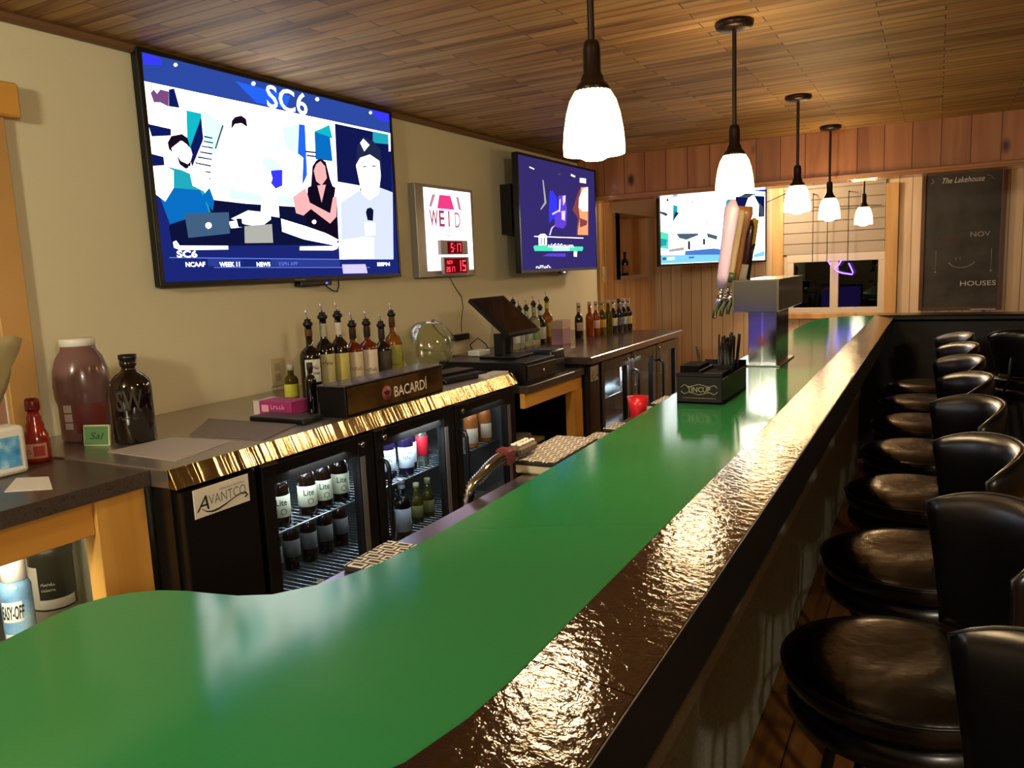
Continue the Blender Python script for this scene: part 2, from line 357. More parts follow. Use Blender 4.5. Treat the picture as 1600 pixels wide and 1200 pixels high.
# picture shapes on the screens: (colour, outline in metres from the lower left corner)
T1=[('navy',[(0.022,0.799),(1.423,0.82),(1.398,0.014),(-0.0,0.036)]),('blue',[(0.022,0.799),(1.423,0.82),(1.415,0.712),(0.016,0.706)]),('bluev',[(0.024,0.799),(0.093,0.793),(0.099,0.773),(0.023,0.761)]),('bluev',[(1.257,0.81),(1.419,0.815),(1.416,0.76),(1.318,0.764)]),('bluem',[(0.427,0.779),(0.726,0.773),(0.694,0.716),(0.529,0.715)]),('white',[(0.016,0.704),(1.414,0.709),(1.413,0.698),(0.015,0.697)]),('white',[(0.164,0.786),(0.163,0.783),(0.16,0.781),(0.157,0.779),(0.153,0.778),(0.15,0.779),(0.148,0.78),(0.147,0.783),(0.148,0.786),(0.151,0.789),(0.154,0.791),(0.158,0.792),(0.161,0.791),(0.163,0.789)]),('white',[(0.534,0.788),(0.532,0.785),(0.529,0.781),(0.524,0.779),(0.519,0.778),(0.515,0.779),(0.512,0.781),(0.511,0.784),(0.513,0.788),(0.516,0.791),(0.521,0.794),(0.526,0.795),(0.53,0.794),(0.533,0.792)]),('white',[(0.904,0.789),(0.903,0.785),(0.899,0.782),(0.894,0.779),(0.888,0.778),(0.883,0.779),(0.88,0.782),(0.879,0.785),(0.881,0.789),(0.885,0.792),(0.89,0.795),(0.895,0.795),(0.9,0.795),(0.903,0.792)]),('white',[(1.275,0.787),(1.274,0.784),(1.27,0.781),(1.266,0.779),(1.261,0.778),(1.256,0.779),(1.253,0.781),(1.252,0.784),(1.254,0.787),(1.257,0.79),(1.262,0.792),(1.267,0.793),(1.272,0.792),(1.275,0.79)]),('white',[(0.018,0.701),(0.985,0.701),(0.98,0.414),(0.966,0.318),(0.724,0.315),(0.268,0.313),(0.011,0.411),(0.017,0.563)]),('pale',[(0.017,0.699),(0.189,0.698),(0.268,0.643),(0.185,0.627),(0.02,0.631)]),('purple',[(0.039,0.669),(0.053,0.682),(0.065,0.67),(0.08,0.687),(0.115,0.686),(0.108,0.634),(0.074,0.643),(0.048,0.639)]),('navy2',[(0.116,0.693),(0.139,0.701),(0.154,0.637),(0.109,0.635)]),('teal',[(0.183,0.632),(0.249,0.631),(0.245,0.533),(0.185,0.435),(0.171,0.494)]),('navy2',[(0.247,0.617),(0.248,0.541),(0.185,0.433),(0.172,0.479)]),('navy2',[(0.015,0.562),(0.108,0.557),(0.105,0.534),(0.025,0.521)]),('navy2',[(0.013,0.462),(0.065,0.456),(0.065,0.427),(0.014,0.42)]),('aqua',[(0.259,0.649),(0.344,0.608),(0.287,0.475),(0.252,0.549)]),('navy2',[(0.252,0.552),(0.291,0.55),(0.291,0.545),(0.251,0.546)]),('navy2',[(0.247,0.534),(0.292,0.533),(0.292,0.528),(0.246,0.529)]),('navy2',[(0.235,0.515),(0.288,0.514),(0.287,0.509),(0.234,0.51)]),('navy2',[(0.226,0.493),(0.283,0.492),(0.283,0.486),(0.225,0.488)]),('navy2',[(0.214,0.474),(0.279,0.471),(0.278,0.466),(0.213,0.468)]),('navy2',[(0.201,0.451),(0.272,0.447),(0.271,0.441),(0.201,0.446)]),('navy2',[(0.241,0.423),(0.269,0.423),(0.268,0.418),(0.241,0.418)]),('navy2',[(0.239,0.4),(0.263,0.399),(0.263,0.394),(0.238,0.394)]),('grey',[(0.343,0.604),(0.351,0.601),(0.303,0.508),(0.297,0.512)]),('hair',[(0.386,0.593),(0.393,0.626),(0.411,0.642),(0.444,0.652),(0.467,0.642),(0.47,0.613),(0.44,0.623),(0.407,0.615)]),('aqua',[(0.66,0.634),(0.764,0.665),(0.787,0.526),(0.675,0.55)]),('bluem',[(0.764,0.664),(0.8,0.665),(0.79,0.455),(0.754,0.407),(0.774,0.525),(0.743,0.54)]),('teal',[(0.857,0.647),(0.897,0.661),(0.958,0.688),(0.975,0.629),(0.86,0.643)]),('tealb',[(0.857,0.644),(0.957,0.635),(0.963,0.529),(0.851,0.526)]),('navy2',[(0.791,0.557),(0.858,0.559),(0.857,0.552),(0.79,0.55)]),('navy2',[(0.796,0.541),(0.856,0.542),(0.855,0.535),(0.795,0.534)]),('aqua',[(0.531,0.492),(0.574,0.509),(0.642,0.477),(0.601,0.439),(0.545,0.46)]),('bluev',[(0.577,0.454),(0.643,0.464),(0.635,0.398),(0.595,0.383),(0.573,0.402)]),('aqua',[(0.346,0.367),(0.509,0.354),(0.703,0.354),(0.699,0.319),(0.341,0.327)]),('white',[(0.582,0.424),(0.576,0.411),(0.563,0.4),(0.546,0.393),(0.528,0.391),(0.512,0.396),(0.502,0.405),(0.5,0.418),(0.505,0.431),(0.517,0.442),(0.534,0.449),(0.553,0.451),(0.569,0.447),(0.579,0.437)]),('table',[(0.269,0.319),(0.527,0.31),(0.724,0.315),(0.966,0.318),(0.966,0.159),(0.062,0.144),(0.057,0.215),(0.164,0.265)]),('tealm',[(0.069,0.424),(0.136,0.417),(0.181,0.404),(0.224,0.361),(0.248,0.272),(0.164,0.261),(0.07,0.246),(0.078,0.351)]),('tealb',[(0.083,0.351),(0.208,0.351),(0.228,0.314),(0.241,0.272),(0.062,0.223),(0.021,0.347)]),('white',[(0.016,0.415),(0.061,0.427),(0.101,0.412),(0.094,0.352),(0.052,0.301),(0.016,0.324)]),('tealb',[(0.215,0.329),(0.254,0.363),(0.27,0.317),(0.259,0.277)]),('hair',[(0.087,0.507),(0.105,0.532),(0.152,0.545),(0.174,0.535),(0.184,0.503),(0.149,0.521),(0.111,0.472),(0.09,0.485)]),('skinl',[(0.1,0.49),(0.144,0.521),(0.185,0.499),(0.19,0.477),(0.174,0.441),(0.149,0.427),(0.114,0.449)]),('hair',[(0.122,0.466),(0.135,0.449),(0.165,0.44),(0.18,0.453),(0.175,0.43),(0.153,0.423),(0.129,0.437)]),('white',[(0.166,0.433),(0.229,0.439),(0.266,0.38),(0.232,0.346),(0.177,0.365)]),('white',[(0.516,0.364),(0.604,0.357),(0.603,0.266),(0.5,0.275)]),('paper',[(0.343,0.252),(0.434,0.288),(0.557,0.283),(0.554,0.256),(0.494,0.224),(0.411,0.232)]),('greyw',[(0.408,0.225),(0.557,0.238),(0.555,0.162),(0.402,0.159)]),('white',[(0.331,0.24),(0.396,0.25),(0.398,0.221),(0.339,0.215)]),('table',[(0.37,0.253),(0.397,0.254),(0.398,0.221),(0.377,0.22)]),('table',[(0.56,0.269),(0.596,0.267),(0.589,0.231),(0.561,0.232)]),('white',[(0.611,0.262),(0.754,0.235),(0.888,0.206),(0.964,0.179),(0.925,0.155),(0.735,0.179),(0.611,0.209)]),('hair',[(0.806,0.402),(0.826,0.494),(0.854,0.522),(0.882,0.533),(0.916,0.521),(0.936,0.448),(0.953,0.412),(0.873,0.388)]),('skin',[(0.832,0.476),(0.852,0.506),(0.881,0.522),(0.909,0.502),(0.915,0.451),(0.876,0.416),(0.843,0.432)]),('black',[(0.786,0.4),(0.831,0.42),(0.865,0.378),(0.919,0.428),(0.968,0.413),(0.949,0.35),(0.957,0.184),(0.755,0.246)]),('skin',[(0.848,0.414),(0.905,0.422),(0.868,0.341)]),('skin',[(0.69,0.354),(0.773,0.399),(0.792,0.337),(0.919,0.297),(0.946,0.369),(0.972,0.375),(0.961,0.284),(0.914,0.251),(0.796,0.31),(0.746,0.28),(0.702,0.288)]),('white',[(0.824,0.256),(0.822,0.252),(0.818,0.248),(0.812,0.246),(0.806,0.246),(0.801,0.248),(0.797,0.251),(0.796,0.255),(0.798,0.259),(0.802,0.262),(0.808,0.264),(0.814,0.265),(0.819,0.263),(0.823,0.26)]),('laptop',[(0.128,0.263),(0.335,0.276),(0.331,0.195),(0.135,0.175)]),('white',[(0.247,0.223),(0.245,0.218),(0.24,0.214),(0.234,0.211),(0.227,0.211),(0.222,0.213),(0.218,0.217),(0.217,0.222),(0.219,0.228),(0.224,0.232),(0.23,0.234),(0.237,0.235),(0.243,0.232),(0.246,0.228)]),('white',[(0.066,0.159),(0.08,0.165),(0.094,0.147),(0.316,0.148),(0.316,0.134),(0.092,0.131),(0.068,0.14)]),('white',[(0.708,0.148),(0.917,0.151),(0.941,0.169),(0.964,0.166),(0.952,0.14),(0.922,0.132),(0.706,0.132)]),('navy3',[(0.985,0.698),(1.41,0.698),(1.367,0.088),(0.961,0.091)]),('pale',[(0.983,0.441),(1.144,0.435),(1.13,0.09),(0.961,0.091)]),('tealm',[(1.269,0.699),(1.4,0.7),(1.395,0.653),(1.263,0.645)]),('white',[(1.392,0.696),(1.408,0.698),(1.402,0.62),(1.387,0.618)]),('hairb',[(1.122,0.521),(1.144,0.621),(1.193,0.664),(1.264,0.655),(1.319,0.621),(1.322,0.52),(1.281,0.577),(1.2,0.583),(1.152,0.549)]),('pale',[(1.166,0.633),(1.192,0.656),(1.237,0.632),(1.193,0.597)]),('lgrey',[(0.997,0.348),(1.134,0.41),(1.299,0.436),(1.398,0.42),(1.37,0.088),(0.976,0.091)]),('white',[(1.124,0.527),(1.158,0.564),(1.233,0.587),(1.306,0.564),(1.309,0.493),(1.283,0.404),(1.209,0.37),(1.156,0.396),(1.139,0.459)]),('grey',[(1.175,0.527),(1.202,0.532),(1.202,0.526),(1.174,0.521)]),('grey',[(1.243,0.536),(1.277,0.541),(1.276,0.535),(1.243,0.53)]),('white',[(0.986,0.179),(1.142,0.196),(1.223,0.193),(1.213,0.095),(0.979,0.091)]),('table',[(1.174,0.313),(1.185,0.33),(1.214,0.337),(1.234,0.325),(1.224,0.274),(1.183,0.276)]),('white',[(1.157,0.265),(1.242,0.265),(1.233,0.206),(1.159,0.201)]),('white',[(0.985,0.7),(0.994,0.7),(0.97,0.091),(0.96,0.091)]),('lineb',[(0.044,0.106),(0.954,0.093),(0.954,0.089),(0.043,0.103)]),('lineb',[(0.238,0.068),(1.175,0.053),(1.175,0.049),(0.238,0.065)]),('bar',[(0.212,0.1),(0.373,0.097),(0.372,0.069),(0.211,0.072)]),('bar',[(0.532,0.094),(0.961,0.087),(0.958,0.058),(0.532,0.067)]),('halo',[(0.974,0.068),(1.144,0.067),(1.156,0.024),(0.977,0.026)])]
T2=[('navyp',[(0.044,0.651),(1.144,0.753),(1.197,0.014),(-0.011,0.013)]),('navyp',[(0.053,0.749),(1.169,0.735),(1.21,0.009),(-0.02,0.018)]),('white',[(0.175,0.662),(0.241,0.655),(0.241,0.649),(0.174,0.656)]),('grey',[(0.643,0.655),(0.641,0.651),(0.635,0.648),(0.627,0.646),(0.618,0.645),(0.61,0.646),(0.605,0.648),(0.603,0.652),(0.606,0.655),(0.611,0.659),(0.62,0.661),(0.628,0.662),(0.636,0.661),(0.642,0.658)]),('white',[(0.818,0.671),(0.889,0.664),(0.888,0.653),(0.817,0.659)]),('white',[(0.973,0.656),(1.086,0.66),(1.084,0.626),(0.971,0.625)]),('greyw',[(0.355,0.593),(0.371,0.595),(0.404,0.449),(0.319,0.401),(0.309,0.407),(0.374,0.452)]),('bluev',[(0.463,0.532),(0.506,0.534),(0.567,0.494),(0.573,0.431),(0.585,0.304),(0.502,0.356),(0.435,0.318),(0.44,0.424)]),('violet',[(0.59,0.508),(0.714,0.521),(0.728,0.411),(0.71,0.317),(0.65,0.288),(0.519,0.302),(0.536,0.384),(0.594,0.423)]),('lilac',[(0.61,0.487),(0.633,0.488),(0.614,0.396),(0.593,0.405)]),('lilac',[(0.663,0.508),(0.714,0.519),(0.706,0.474),(0.667,0.445)]),('lilac',[(0.637,0.407),(0.701,0.414),(0.689,0.344),(0.637,0.352)]),('lilac',[(0.483,0.386),(0.594,0.415),(0.597,0.405),(0.493,0.375)]),('lilac',[(0.531,0.312),(0.465,0.292),(0.425,0.242),(0.446,0.24),(0.479,0.285)]),('fire3',[(1.121,0.605),(0.981,0.595),(0.928,0.543),(0.823,0.424),(0.915,0.371),(0.882,0.251),(1.103,0.252)]),('fire2',[(1.121,0.605),(0.993,0.591),(0.933,0.448),(0.952,0.373),(0.909,0.285),(0.906,0.253),(1.095,0.255)]),('fire1',[(1.12,0.6),(1.03,0.584),(0.95,0.516),(0.933,0.448),(1.006,0.423),(1.108,0.428)]),('fire3',[(0.952,0.373),(1.09,0.358),(1.075,0.328),(0.947,0.305)]),('white',[(0.205,0.232),(1.004,0.234),(1.004,0.228),(0.205,0.227)]),('white',[(0.264,0.174),(0.269,0.235),(0.302,0.247),(0.357,0.249),(0.391,0.237),(0.386,0.175)]),('navyp',[(0.3,0.223),(0.316,0.223),(0.312,0.178),(0.296,0.177)]),('navyp',[(0.345,0.224),(0.361,0.224),(0.357,0.178),(0.341,0.178)]),('mint',[(0.186,0.165),(0.21,0.173),(0.476,0.171),(0.474,0.137),(0.201,0.137)]),('paleb',[(0.476,0.171),(0.756,0.17),(0.754,0.138),(0.474,0.137)]),('mint',[(0.756,0.17),(0.987,0.17),(0.999,0.16),(0.977,0.138),(0.754,0.138)]),('white',[(0.825,0.135),(0.885,0.135),(0.875,0.097),(0.822,0.1)]),('violet',[(0.314,0.104),(0.398,0.121),(0.683,0.121),(0.681,0.098)])]
T3=[('white',[(-0.002,0.782),(1.212,0.685),(1.216,0.06),(0.003,0.019)]),('blue',[(-0.001,0.868),(1.222,0.737),(1.22,0.62),(-0.004,0.677)]),('navy3',[(0.857,0.603),(1.205,0.601),(1.206,0.401),(0.857,0.397)]),('white',[(0.979,0.402),(0.971,0.495),(1.007,0.568),(1.073,0.595),(1.139,0.506),(1.132,0.391)]),('grey',[(0.857,0.588),(1.073,0.598),(1.014,0.566),(0.857,0.572)]),('grey',[(1.139,0.527),(1.191,0.485),(1.206,0.401),(1.154,0.401)]),('aqua',[(1.087,0.612),(1.205,0.606),(1.205,0.58),(1.087,0.584)]),('tealm',[(0.744,0.536),(0.765,0.551),(0.829,0.552),(0.828,0.459),(0.737,0.456)]),('navy2',[(0.737,0.48),(0.779,0.459),(0.737,0.456)]),('tealm',[(0.155,0.504),(0.2,0.494),(0.199,0.435),(0.146,0.357)]),('navy2',[(0.173,0.445),(0.218,0.44),(0.166,0.386),(0.15,0.359)]),('grey',[(0.079,0.533),(0.094,0.567),(0.11,0.533)]),('hair',[(0.337,0.524),(0.364,0.536),(0.388,0.524),(0.364,0.527)]),('greyw',[(0.086,0.611),(0.498,0.62),(0.485,0.605),(0.092,0.589)]),('grey',[(0.008,0.45),(0.058,0.445),(0.102,0.426),(0.076,0.411),(0.014,0.434)]),('mint',[(0.001,0.29),(0.1,0.269),(0.097,0.14),(0.008,0.152)]),('tealm',[(0.007,0.231),(0.086,0.22),(0.072,0.171),(0.015,0.167)]),('slate',[(0.183,0.267),(0.428,0.266),(0.421,0.249),(0.294,0.214),(0.215,0.229)]),('slate',[(0.522,0.268),(0.646,0.24),(0.632,0.208),(0.529,0.232)]),('lgrey',[(0.523,0.374),(0.543,0.374),(0.516,0.328),(0.502,0.334)]),('black',[(0.31,0.206),(0.333,0.2),(0.333,0.13),(0.309,0.135)]),('black',[(0.478,0.221),(0.501,0.217),(0.501,0.166),(0.478,0.17)]),('greyw',[(0.117,0.14),(0.267,0.154),(0.266,0.126),(0.084,0.116)]),('blued',[(0.279,0.121),(0.603,0.136),(0.673,0.127),(0.673,0.08),(0.272,0.086)]),('skyb',[(0.005,0.093),(0.673,0.08),(0.672,0.023),(0.012,0.022)]),('white',[(0.083,0.073),(0.161,0.074),(0.161,0.051),(0.083,0.051)]),('blued',[(0.319,0.073),(0.379,0.073),(0.378,0.058),(0.318,0.056)]),('slate',[(0.032,0.073),(0.071,0.074),(0.07,0.052),(0.032,0.051)]),('skyb',[(1.074,0.069),(1.208,0.098),(1.211,0.055),(1.074,0.043)])]

# ---------------- the bar ----------------
bar = empty('bar_counter', (0, 0, 0), 'long bar with glossy green top and cracked brown armrest edge', 'bar counter')
GL = [(-.40, 6.06), (-.52, 6.02), (-.61, 5.95), (-.68, 5.82), (-.725, 5.6), (-.74, 5.3), (-.74, 4.9), (-.735, 2.2), (-.72, 1.8), (-.71, 1.4), (-.703, 1.0), (-.712, .88), (-.735, .79), (-.778, .728), (-.82, .706), (-.861, .697), (-.90, .69), (-.94, .676), (-.97, .655), (-.99, .63), (-1.002, .597), (-1.0, .56), (-.99, .51), (-.98, .45), (-.98, -.5)]
GR = [(-.70, -.5), (-.70, .05), (-.62, .20), (-.50, .34), (-.43, .43), (-.395, .50), (-.380, .58), (-.375, .66), (-.375, 6.06)]
MB().poly(GL + GR, 1.025, 1.06).build('green_top', GREEN, bar)
LIP = mat('cracked_brown_tile', '22110a', 0.08, coat=0.1, spec=0.7, bump=(66, 0.6, 0.0019, 'noise', (1, 1, 1)), coatr=0.08)
def _lip():
    nt = LIP.node_tree; b = nt.nodes['Principled BSDF']; bp = [n for n in nt.nodes if n.type == 'BUMP'][0]
    v2 = tex_in(nt, 42, (1, 1, 1), 'crack')
    r = ramp(nt, v2, [(0.0, (0, 0, 0)), (0.04, (1, 1, 1))])
    b2 = nt.nodes.new('ShaderNodeBump'); b2.inputs['Strength'].default_value = 0.06; b2.inputs['Distance'].default_value = 0.0012
    nt.links.new(r, b2.inputs['Height']); nt.links.new(bp.outputs[0], b2.inputs['Normal'])
    for k in ('Normal', 'Coat Normal'): nt.links.new(b2.outputs[0], b.inputs[k])
_lip()
RO = [(-.256, -.5), (-.256, 6.06)]
seams = [-.5, .705, 1.85, 2.9, 3.95, 5.0, 6.06]
lip = MB()
# tiles: cut the strip between the green edge and the outer edge at the seams
def gx(y):
    if y >= .66: return -.3735
    pts = GR[:-1]
    for (xa, ya), (xb, yb) in zip(pts, pts[1:]):
        if ya <= y <= yb: return xa + (xb - xa) * (y - ya) / max(yb - ya, 1e-6) + .0015
    return -.70
for a, b in zip(seams, seams[1:]):
    a2, b2 = a + .001, b - .001
    ys = [a2] + [y for x, y in GR if a2 < y < b2] + [b2]
    rows = []
    for y in ys:                                    # the armrest slopes gently towards the stools
        xi = gx(y); xs = [xi] + ([-.372] if xi < -.380 else []) + [-.257]
        if len(xs) == 2: xs = [xi, xi + .001, -.257]
        rows.append([(X_, y, 1.0615 - .125 * max(0, X_ + .372)) for X_ in xs])
    top = [[lip.bm.verts.new(p) for p in r] for r in rows]; bot = [[lip.bm.verts.new((p[0], p[1], 1.03)) for p in r] for r in rows]
    F_ = lip.bm.faces.new
    for i in range(len(rows) - 1):
        for j in range(2):
            F_((top[i][j], top[i][j + 1], top[i + 1][j + 1], top[i + 1][j])); F_((bot[i][j], bot[i + 1][j], bot[i + 1][j + 1], bot[i][j + 1]))
        F_((top[i][2], bot[i][2], bot[i + 1][2], top[i + 1][2])); F_((top[i][0], top[i + 1][0], bot[i + 1][0], bot[i][0]))
    for i in (0, -1):
        for j in range(2): F_((top[i][j], bot[i][j], bot[i][j + 1], top[i][j + 1]))
fixn(lip)
lip.build('armrest_tiles', LIP, bar, label='cracked glossy brown edge tiles')
f = MB(); f.box(-.372, -.255, -.5, 6.06, .955, 1.03).box(-.2568, -.2545, -.5, 6.06, 1.03, 1.046)
f.build('fascia', BLACKM, bar)
MB().box(-.66, -.475, -.5, 6.04, 0, .955).box(-.70, -.45, -.5, 6.02, .955, 1.024).build('body', mat('dark_bar_body', '171310', 0.6), bar)
MB().box(-.475, -.462, -.5, 6.04, 0, .49).build('front_panel', GREYP, bar, label='grey textured front panel')
MB().box(-.475, -.452, -.5, 6.04, .4905, .535, .003).build('panel_cap', GREYT, bar, label='light grey strip')
MB().box(-.835, -.66, .70, 3.15, .995, 1.01, .003).build('speed_rail', mat('brushed_rail', '8c84a0', 0.22, metal=0.9), bar, label='narrow steel work ledge below the green top')  # purple reflection is tinted into the steel colour
ret = empty('bar_return', (0, 6.2, 0), 'black end section of the bar below the chalkboard', 'bar counter')
MB().box(-.372, 2.7, -.13, .13, 1.02, 1.06, .01).build('top', BLACKV2, ret)
MB().box(-.62, 2.6, -.05, .06, 0, 1.02).build('front_panel', BLACKM, ret)

# ---------------- left work counter ----------------
lc = empty('side_counter', (WX, .3, 0), 'dark speckled work counter on a yellow pine frame at the left', 'counter')
MB().box(.012, .64, .958, .967, 0, .974).build('end_panel', WALL, lc, label='painted end panel')
MB().box(.005, .71, -.9, .968, .975, 1.015, .0012).build('worktop', DARKLAM, lc)
MB().box(.665, .69, -.9, .82, .89, .974, .002).build('rail', YPINEH, lc)
MB().box(.645, .70, .82, .955, 0, .974, .002).build('post', YPINE, lc)
MB().box(.015, .644, -.9, .955, .565, .585).build('shelf', mat('dark_shelf', '3a3024', 0.6), lc)
m = MB(); m.tube([(.60, .10, .962), (.60, .78, .962)], .008, 8); m.build('under_counter_lamp', emit('warm_tube', 'fff0d0', 3), lc)  # invented tube, hidden from view, added to brighten the shelf space
light('under_counter_light', 'AREA', (WX + .58, .74, .94), 5, (1, .95, .75), .4, rot=(0, .7, 0))  # added fill for the dim space under the worktop

# ---------------- glass-door coolers ----------------
FRAME = mat('black_cooler_enamel', '12100e', 0.3, coat=0.2)
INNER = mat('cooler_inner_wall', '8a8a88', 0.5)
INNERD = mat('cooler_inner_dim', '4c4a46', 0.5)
WIRE = mat('shelf_wire', '9aa0a4', 0.25, metal=0.8)
GASK = mat('grey_door_gasket', '6a6664', 0.4, metal=0.3)
def cooler(x_front, y0, y1, grill_w, ztop, label, shelf_zs, steel=True):
    L = y1 - y0; c = empty('bar_cooler', (x_front, y0, 0), label, 'cooler', 'glass door bar coolers')
    D = 0.72; xf = -.035          # carcass front; doors stand proud of it
    m = MB(); m.box(-D, xf, 0, grill_w, .10, ztop).box(-D, xf, L - .03, L, .10, ztop).box(-D, xf, grill_w, L - .03, .10, .17).box(-D, xf, grill_w, L - .03, ztop - .012, ztop)
    m.box(-D, -D + .03, grill_w, L - .03, .17, ztop - .012)
    m.box(-.05, -.004, .01, grill_w - .015, .12, ztop - .01, .003)
    for (fx, fy) in ((-.1, .05), (-.1, L - .05), (-D + .06, .05), (-D + .06, L - .05)): m.lathe([(0, 0), (.02, 0), (.02, .1), (0, .1)], (fx, fy, 0), 12)
    m.build('carcass', FRAME, c)
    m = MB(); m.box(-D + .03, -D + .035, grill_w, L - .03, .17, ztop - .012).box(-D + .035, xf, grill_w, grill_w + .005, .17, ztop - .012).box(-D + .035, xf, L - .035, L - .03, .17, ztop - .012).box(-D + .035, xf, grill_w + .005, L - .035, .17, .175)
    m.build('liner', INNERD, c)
    # hinge plates under the top
    n = 3; dw = (L - grill_w) / n
    for zz in shelf_zs:
        s = MB(); s.tube([(-.075, grill_w + .01, zz), (-.075, L - .04, zz)], .0035, 6)
        s.tube([(-D + .05, grill_w + .01, zz), (-D + .05, L - .04, zz)], .0035, 6)
        k = int((L - grill_w - .05) / .027)
        for i in range(k): yy = grill_w + .02 + i * .027; s.tube([(-.075, yy, zz + .003), (-D + .05, yy, zz + .003)], .0017, 4)
        s.build('wire_shelf', WIRE, c)
    for i in range(n):
        a = grill_w + i * dw + .005; b = grill_w + (i + 1) * dw - .005; z0, z1 = .13, ztop - .008
        d = MB(); fw = .045
        d.box(-.032, 0, a, a + fw, z0, z1, .002).box(-.032, 0, b - fw - .035, b, z0, z1, .002).box(-.032, 0, a + fw, b - fw - .035, z1 - .062, z1, .002).box(-.032, 0, a + fw, b - fw - .035, z0, z0 + .07, .002)
        do = d.build('door', FRAME, c)
        MB().box(0, .0015, b - fw - .028, b - fw - .004, z0 + .03, z1 - .07).build('gasket_strip', GASK, do, label='grey strip beside the glass')
        MB().box(-.018, -.013, a + fw, b - fw - .035, z0 + .07, z1 - .062).build('pane', CLEAR, do)
        if i == 0: hy = None
        h = MB(); hy = a + .022; h.tube([(0, hy, .86), (.028, hy, .85), (.034, hy, .83), (.034, hy, .60), (.028, hy, .58), (0, hy, .57)], .008, 8); (h.build('handle', BLACK, do) if i else h.bm.free())
        l = MB(); l.lathe([(0, 0), (.010, 0), (.010, .006), (.004, .008), (0, .008)], (0, 0, 0), 12, M=Matrix.Translation((0, (b - .06) if i == 0 else (a + .05), z1 - .03)) @ Matrix.Rotation(PI / 2, 4, 'Y')); l.build('lock', CHROME, do)
        hg = MB(); hg.box(-.03, .012, a - .004, a + .05, z1 + .0005, z1 + .007); hg.build('hinge', mat('worn_hinge', '5c5040', .4, metal=.7), do)
    return c
c1 = cooler(-1.66, 1.28, 3.08, .27, .968, 'near black three-door bottle cooler under the steel counter', [.72, .475])
c2 = cooler(-1.60, 3.80, 5.43, .17, .968, 'far black three-door bottle cooler beyond the cash register', [.72, .46])
st = empty('steel_worktop', (WX, 1.27, .97), 'stainless steel worktop with rippled shiny front edge over the near cooler', 'worktop')
MB().box(.005, .775, 0, 1.84, 0, .05, .003).build('top', STEEL, st)
e_ = MB()
pr_ = [(.7755, .0505), (.778, .0505), (.802, .001), (.7755, .001)]
for (xa, za), (xb, zb) in zip(pr_, pr_[1:] + pr_[:1]): e_.quad([(xa, 0, za), (xb, 0, zb), (xb, 1.84, zb), (xa, 1.84, za)])
e_.quad([(x, 0, z) for x, z in pr_[::-1]]); e_.quad([(x, 1.84, z) for x, z in pr_])
bmesh.ops.remove_doubles(e_.bm, verts=e_.bm.verts, dist=1e-5); fixn(e_)
e_.build('front_edge', STEELE, st, label='rippled mirror-like front edge')
st = MB().box(WX + .005, -1.585, 3.80, 5.50, .97, 1.01, .004).build('steel_worktop', mat('dull_steel', '7a6a60', 0.22, metal=0.75)); tag(st, 'dull steel worktop over the far cooler, carrying the beer bottles', 'worktop')
# sign plates on the coolers
def plate(c, y0, y1, z0, z1, x, full):
    p = MB().box(x, x + .003, y0, y1, z0, z1, .001).build('sign_plate', WHITEP if full else mat('dim_plate', '9a8c78', .4), c, label='white maker plate reading AVANTCO')
    m = MB(); X = x + .0036; w_, h_ = y1 - y0, z1 - z0
    add_text(m, 'A', (X, y0 + .03 * w_, z0 + .22 * h_), (0, 1, 0), (0, 0, 1), .22 * w_, .5 * h_, shear=.3)
    m.mi = 1; add_text(m, 'VANTCO', (X, y0 + .25 * w_, z0 + .33 * h_), (0, 1, 0), (0, 0, 1), .68 * w_, .35 * h_)
    add_text(m, '~13', (X, y0 + .45 * w_, z0 + .74 * h_), (0, 1, 0), (0, 0, 1), .46 * w_, .1 * h_)
    m.mi = 0
    pts = [(.12, .30), (.2, .16), (.3, .1), (.42, .12), (.55, .2), (.7, .32), (.82, .38), (.92, .36), (.95, .26), (.9, .2)]
    m.tube([(X, y0 + a * w_, z0 + b * h_) for a, b in pts], [.0008 * s for s in (1, 2, 3, 3.2, 2.4, 1.6, 2, 3.2, 3.6, 2.5)], 6)
    m.build('lettering', [mat('print_black', '14120f', .6), mat('print_grey', '6a7a7a', .6)], p)
plate(c1, .04, .225, .878, .955, -.004, True)
plate(c2, .03, .13, .875, .955, -.004, False)

# ---------------- middle low counter ----------------
mc = empty('register_counter', (WX, 3.13, 0), 'low dark counter on a yellow pine frame under the cash register', 'counter')
MB().box(.005, .84, 0, .66, .92, .955, .003).build('worktop', DARKLAM, mc)
MB().box(.795, .82, .0, .66, .85, .919, .002).build('rail', YPINEH, mc)
MB().box(.775, .825, .545, .655, 0, .849, .002).build('post', YPINE, mc)
MB().box(.021, .77, 0.002, .54, .54, .56).build('shelf', mat('dark_shelf'), mc)
MB().box(.005, .02, 0, .66, .56, .92).build('back_panel', mat('very_dark_panel', '0e0b0a', .8), mc)

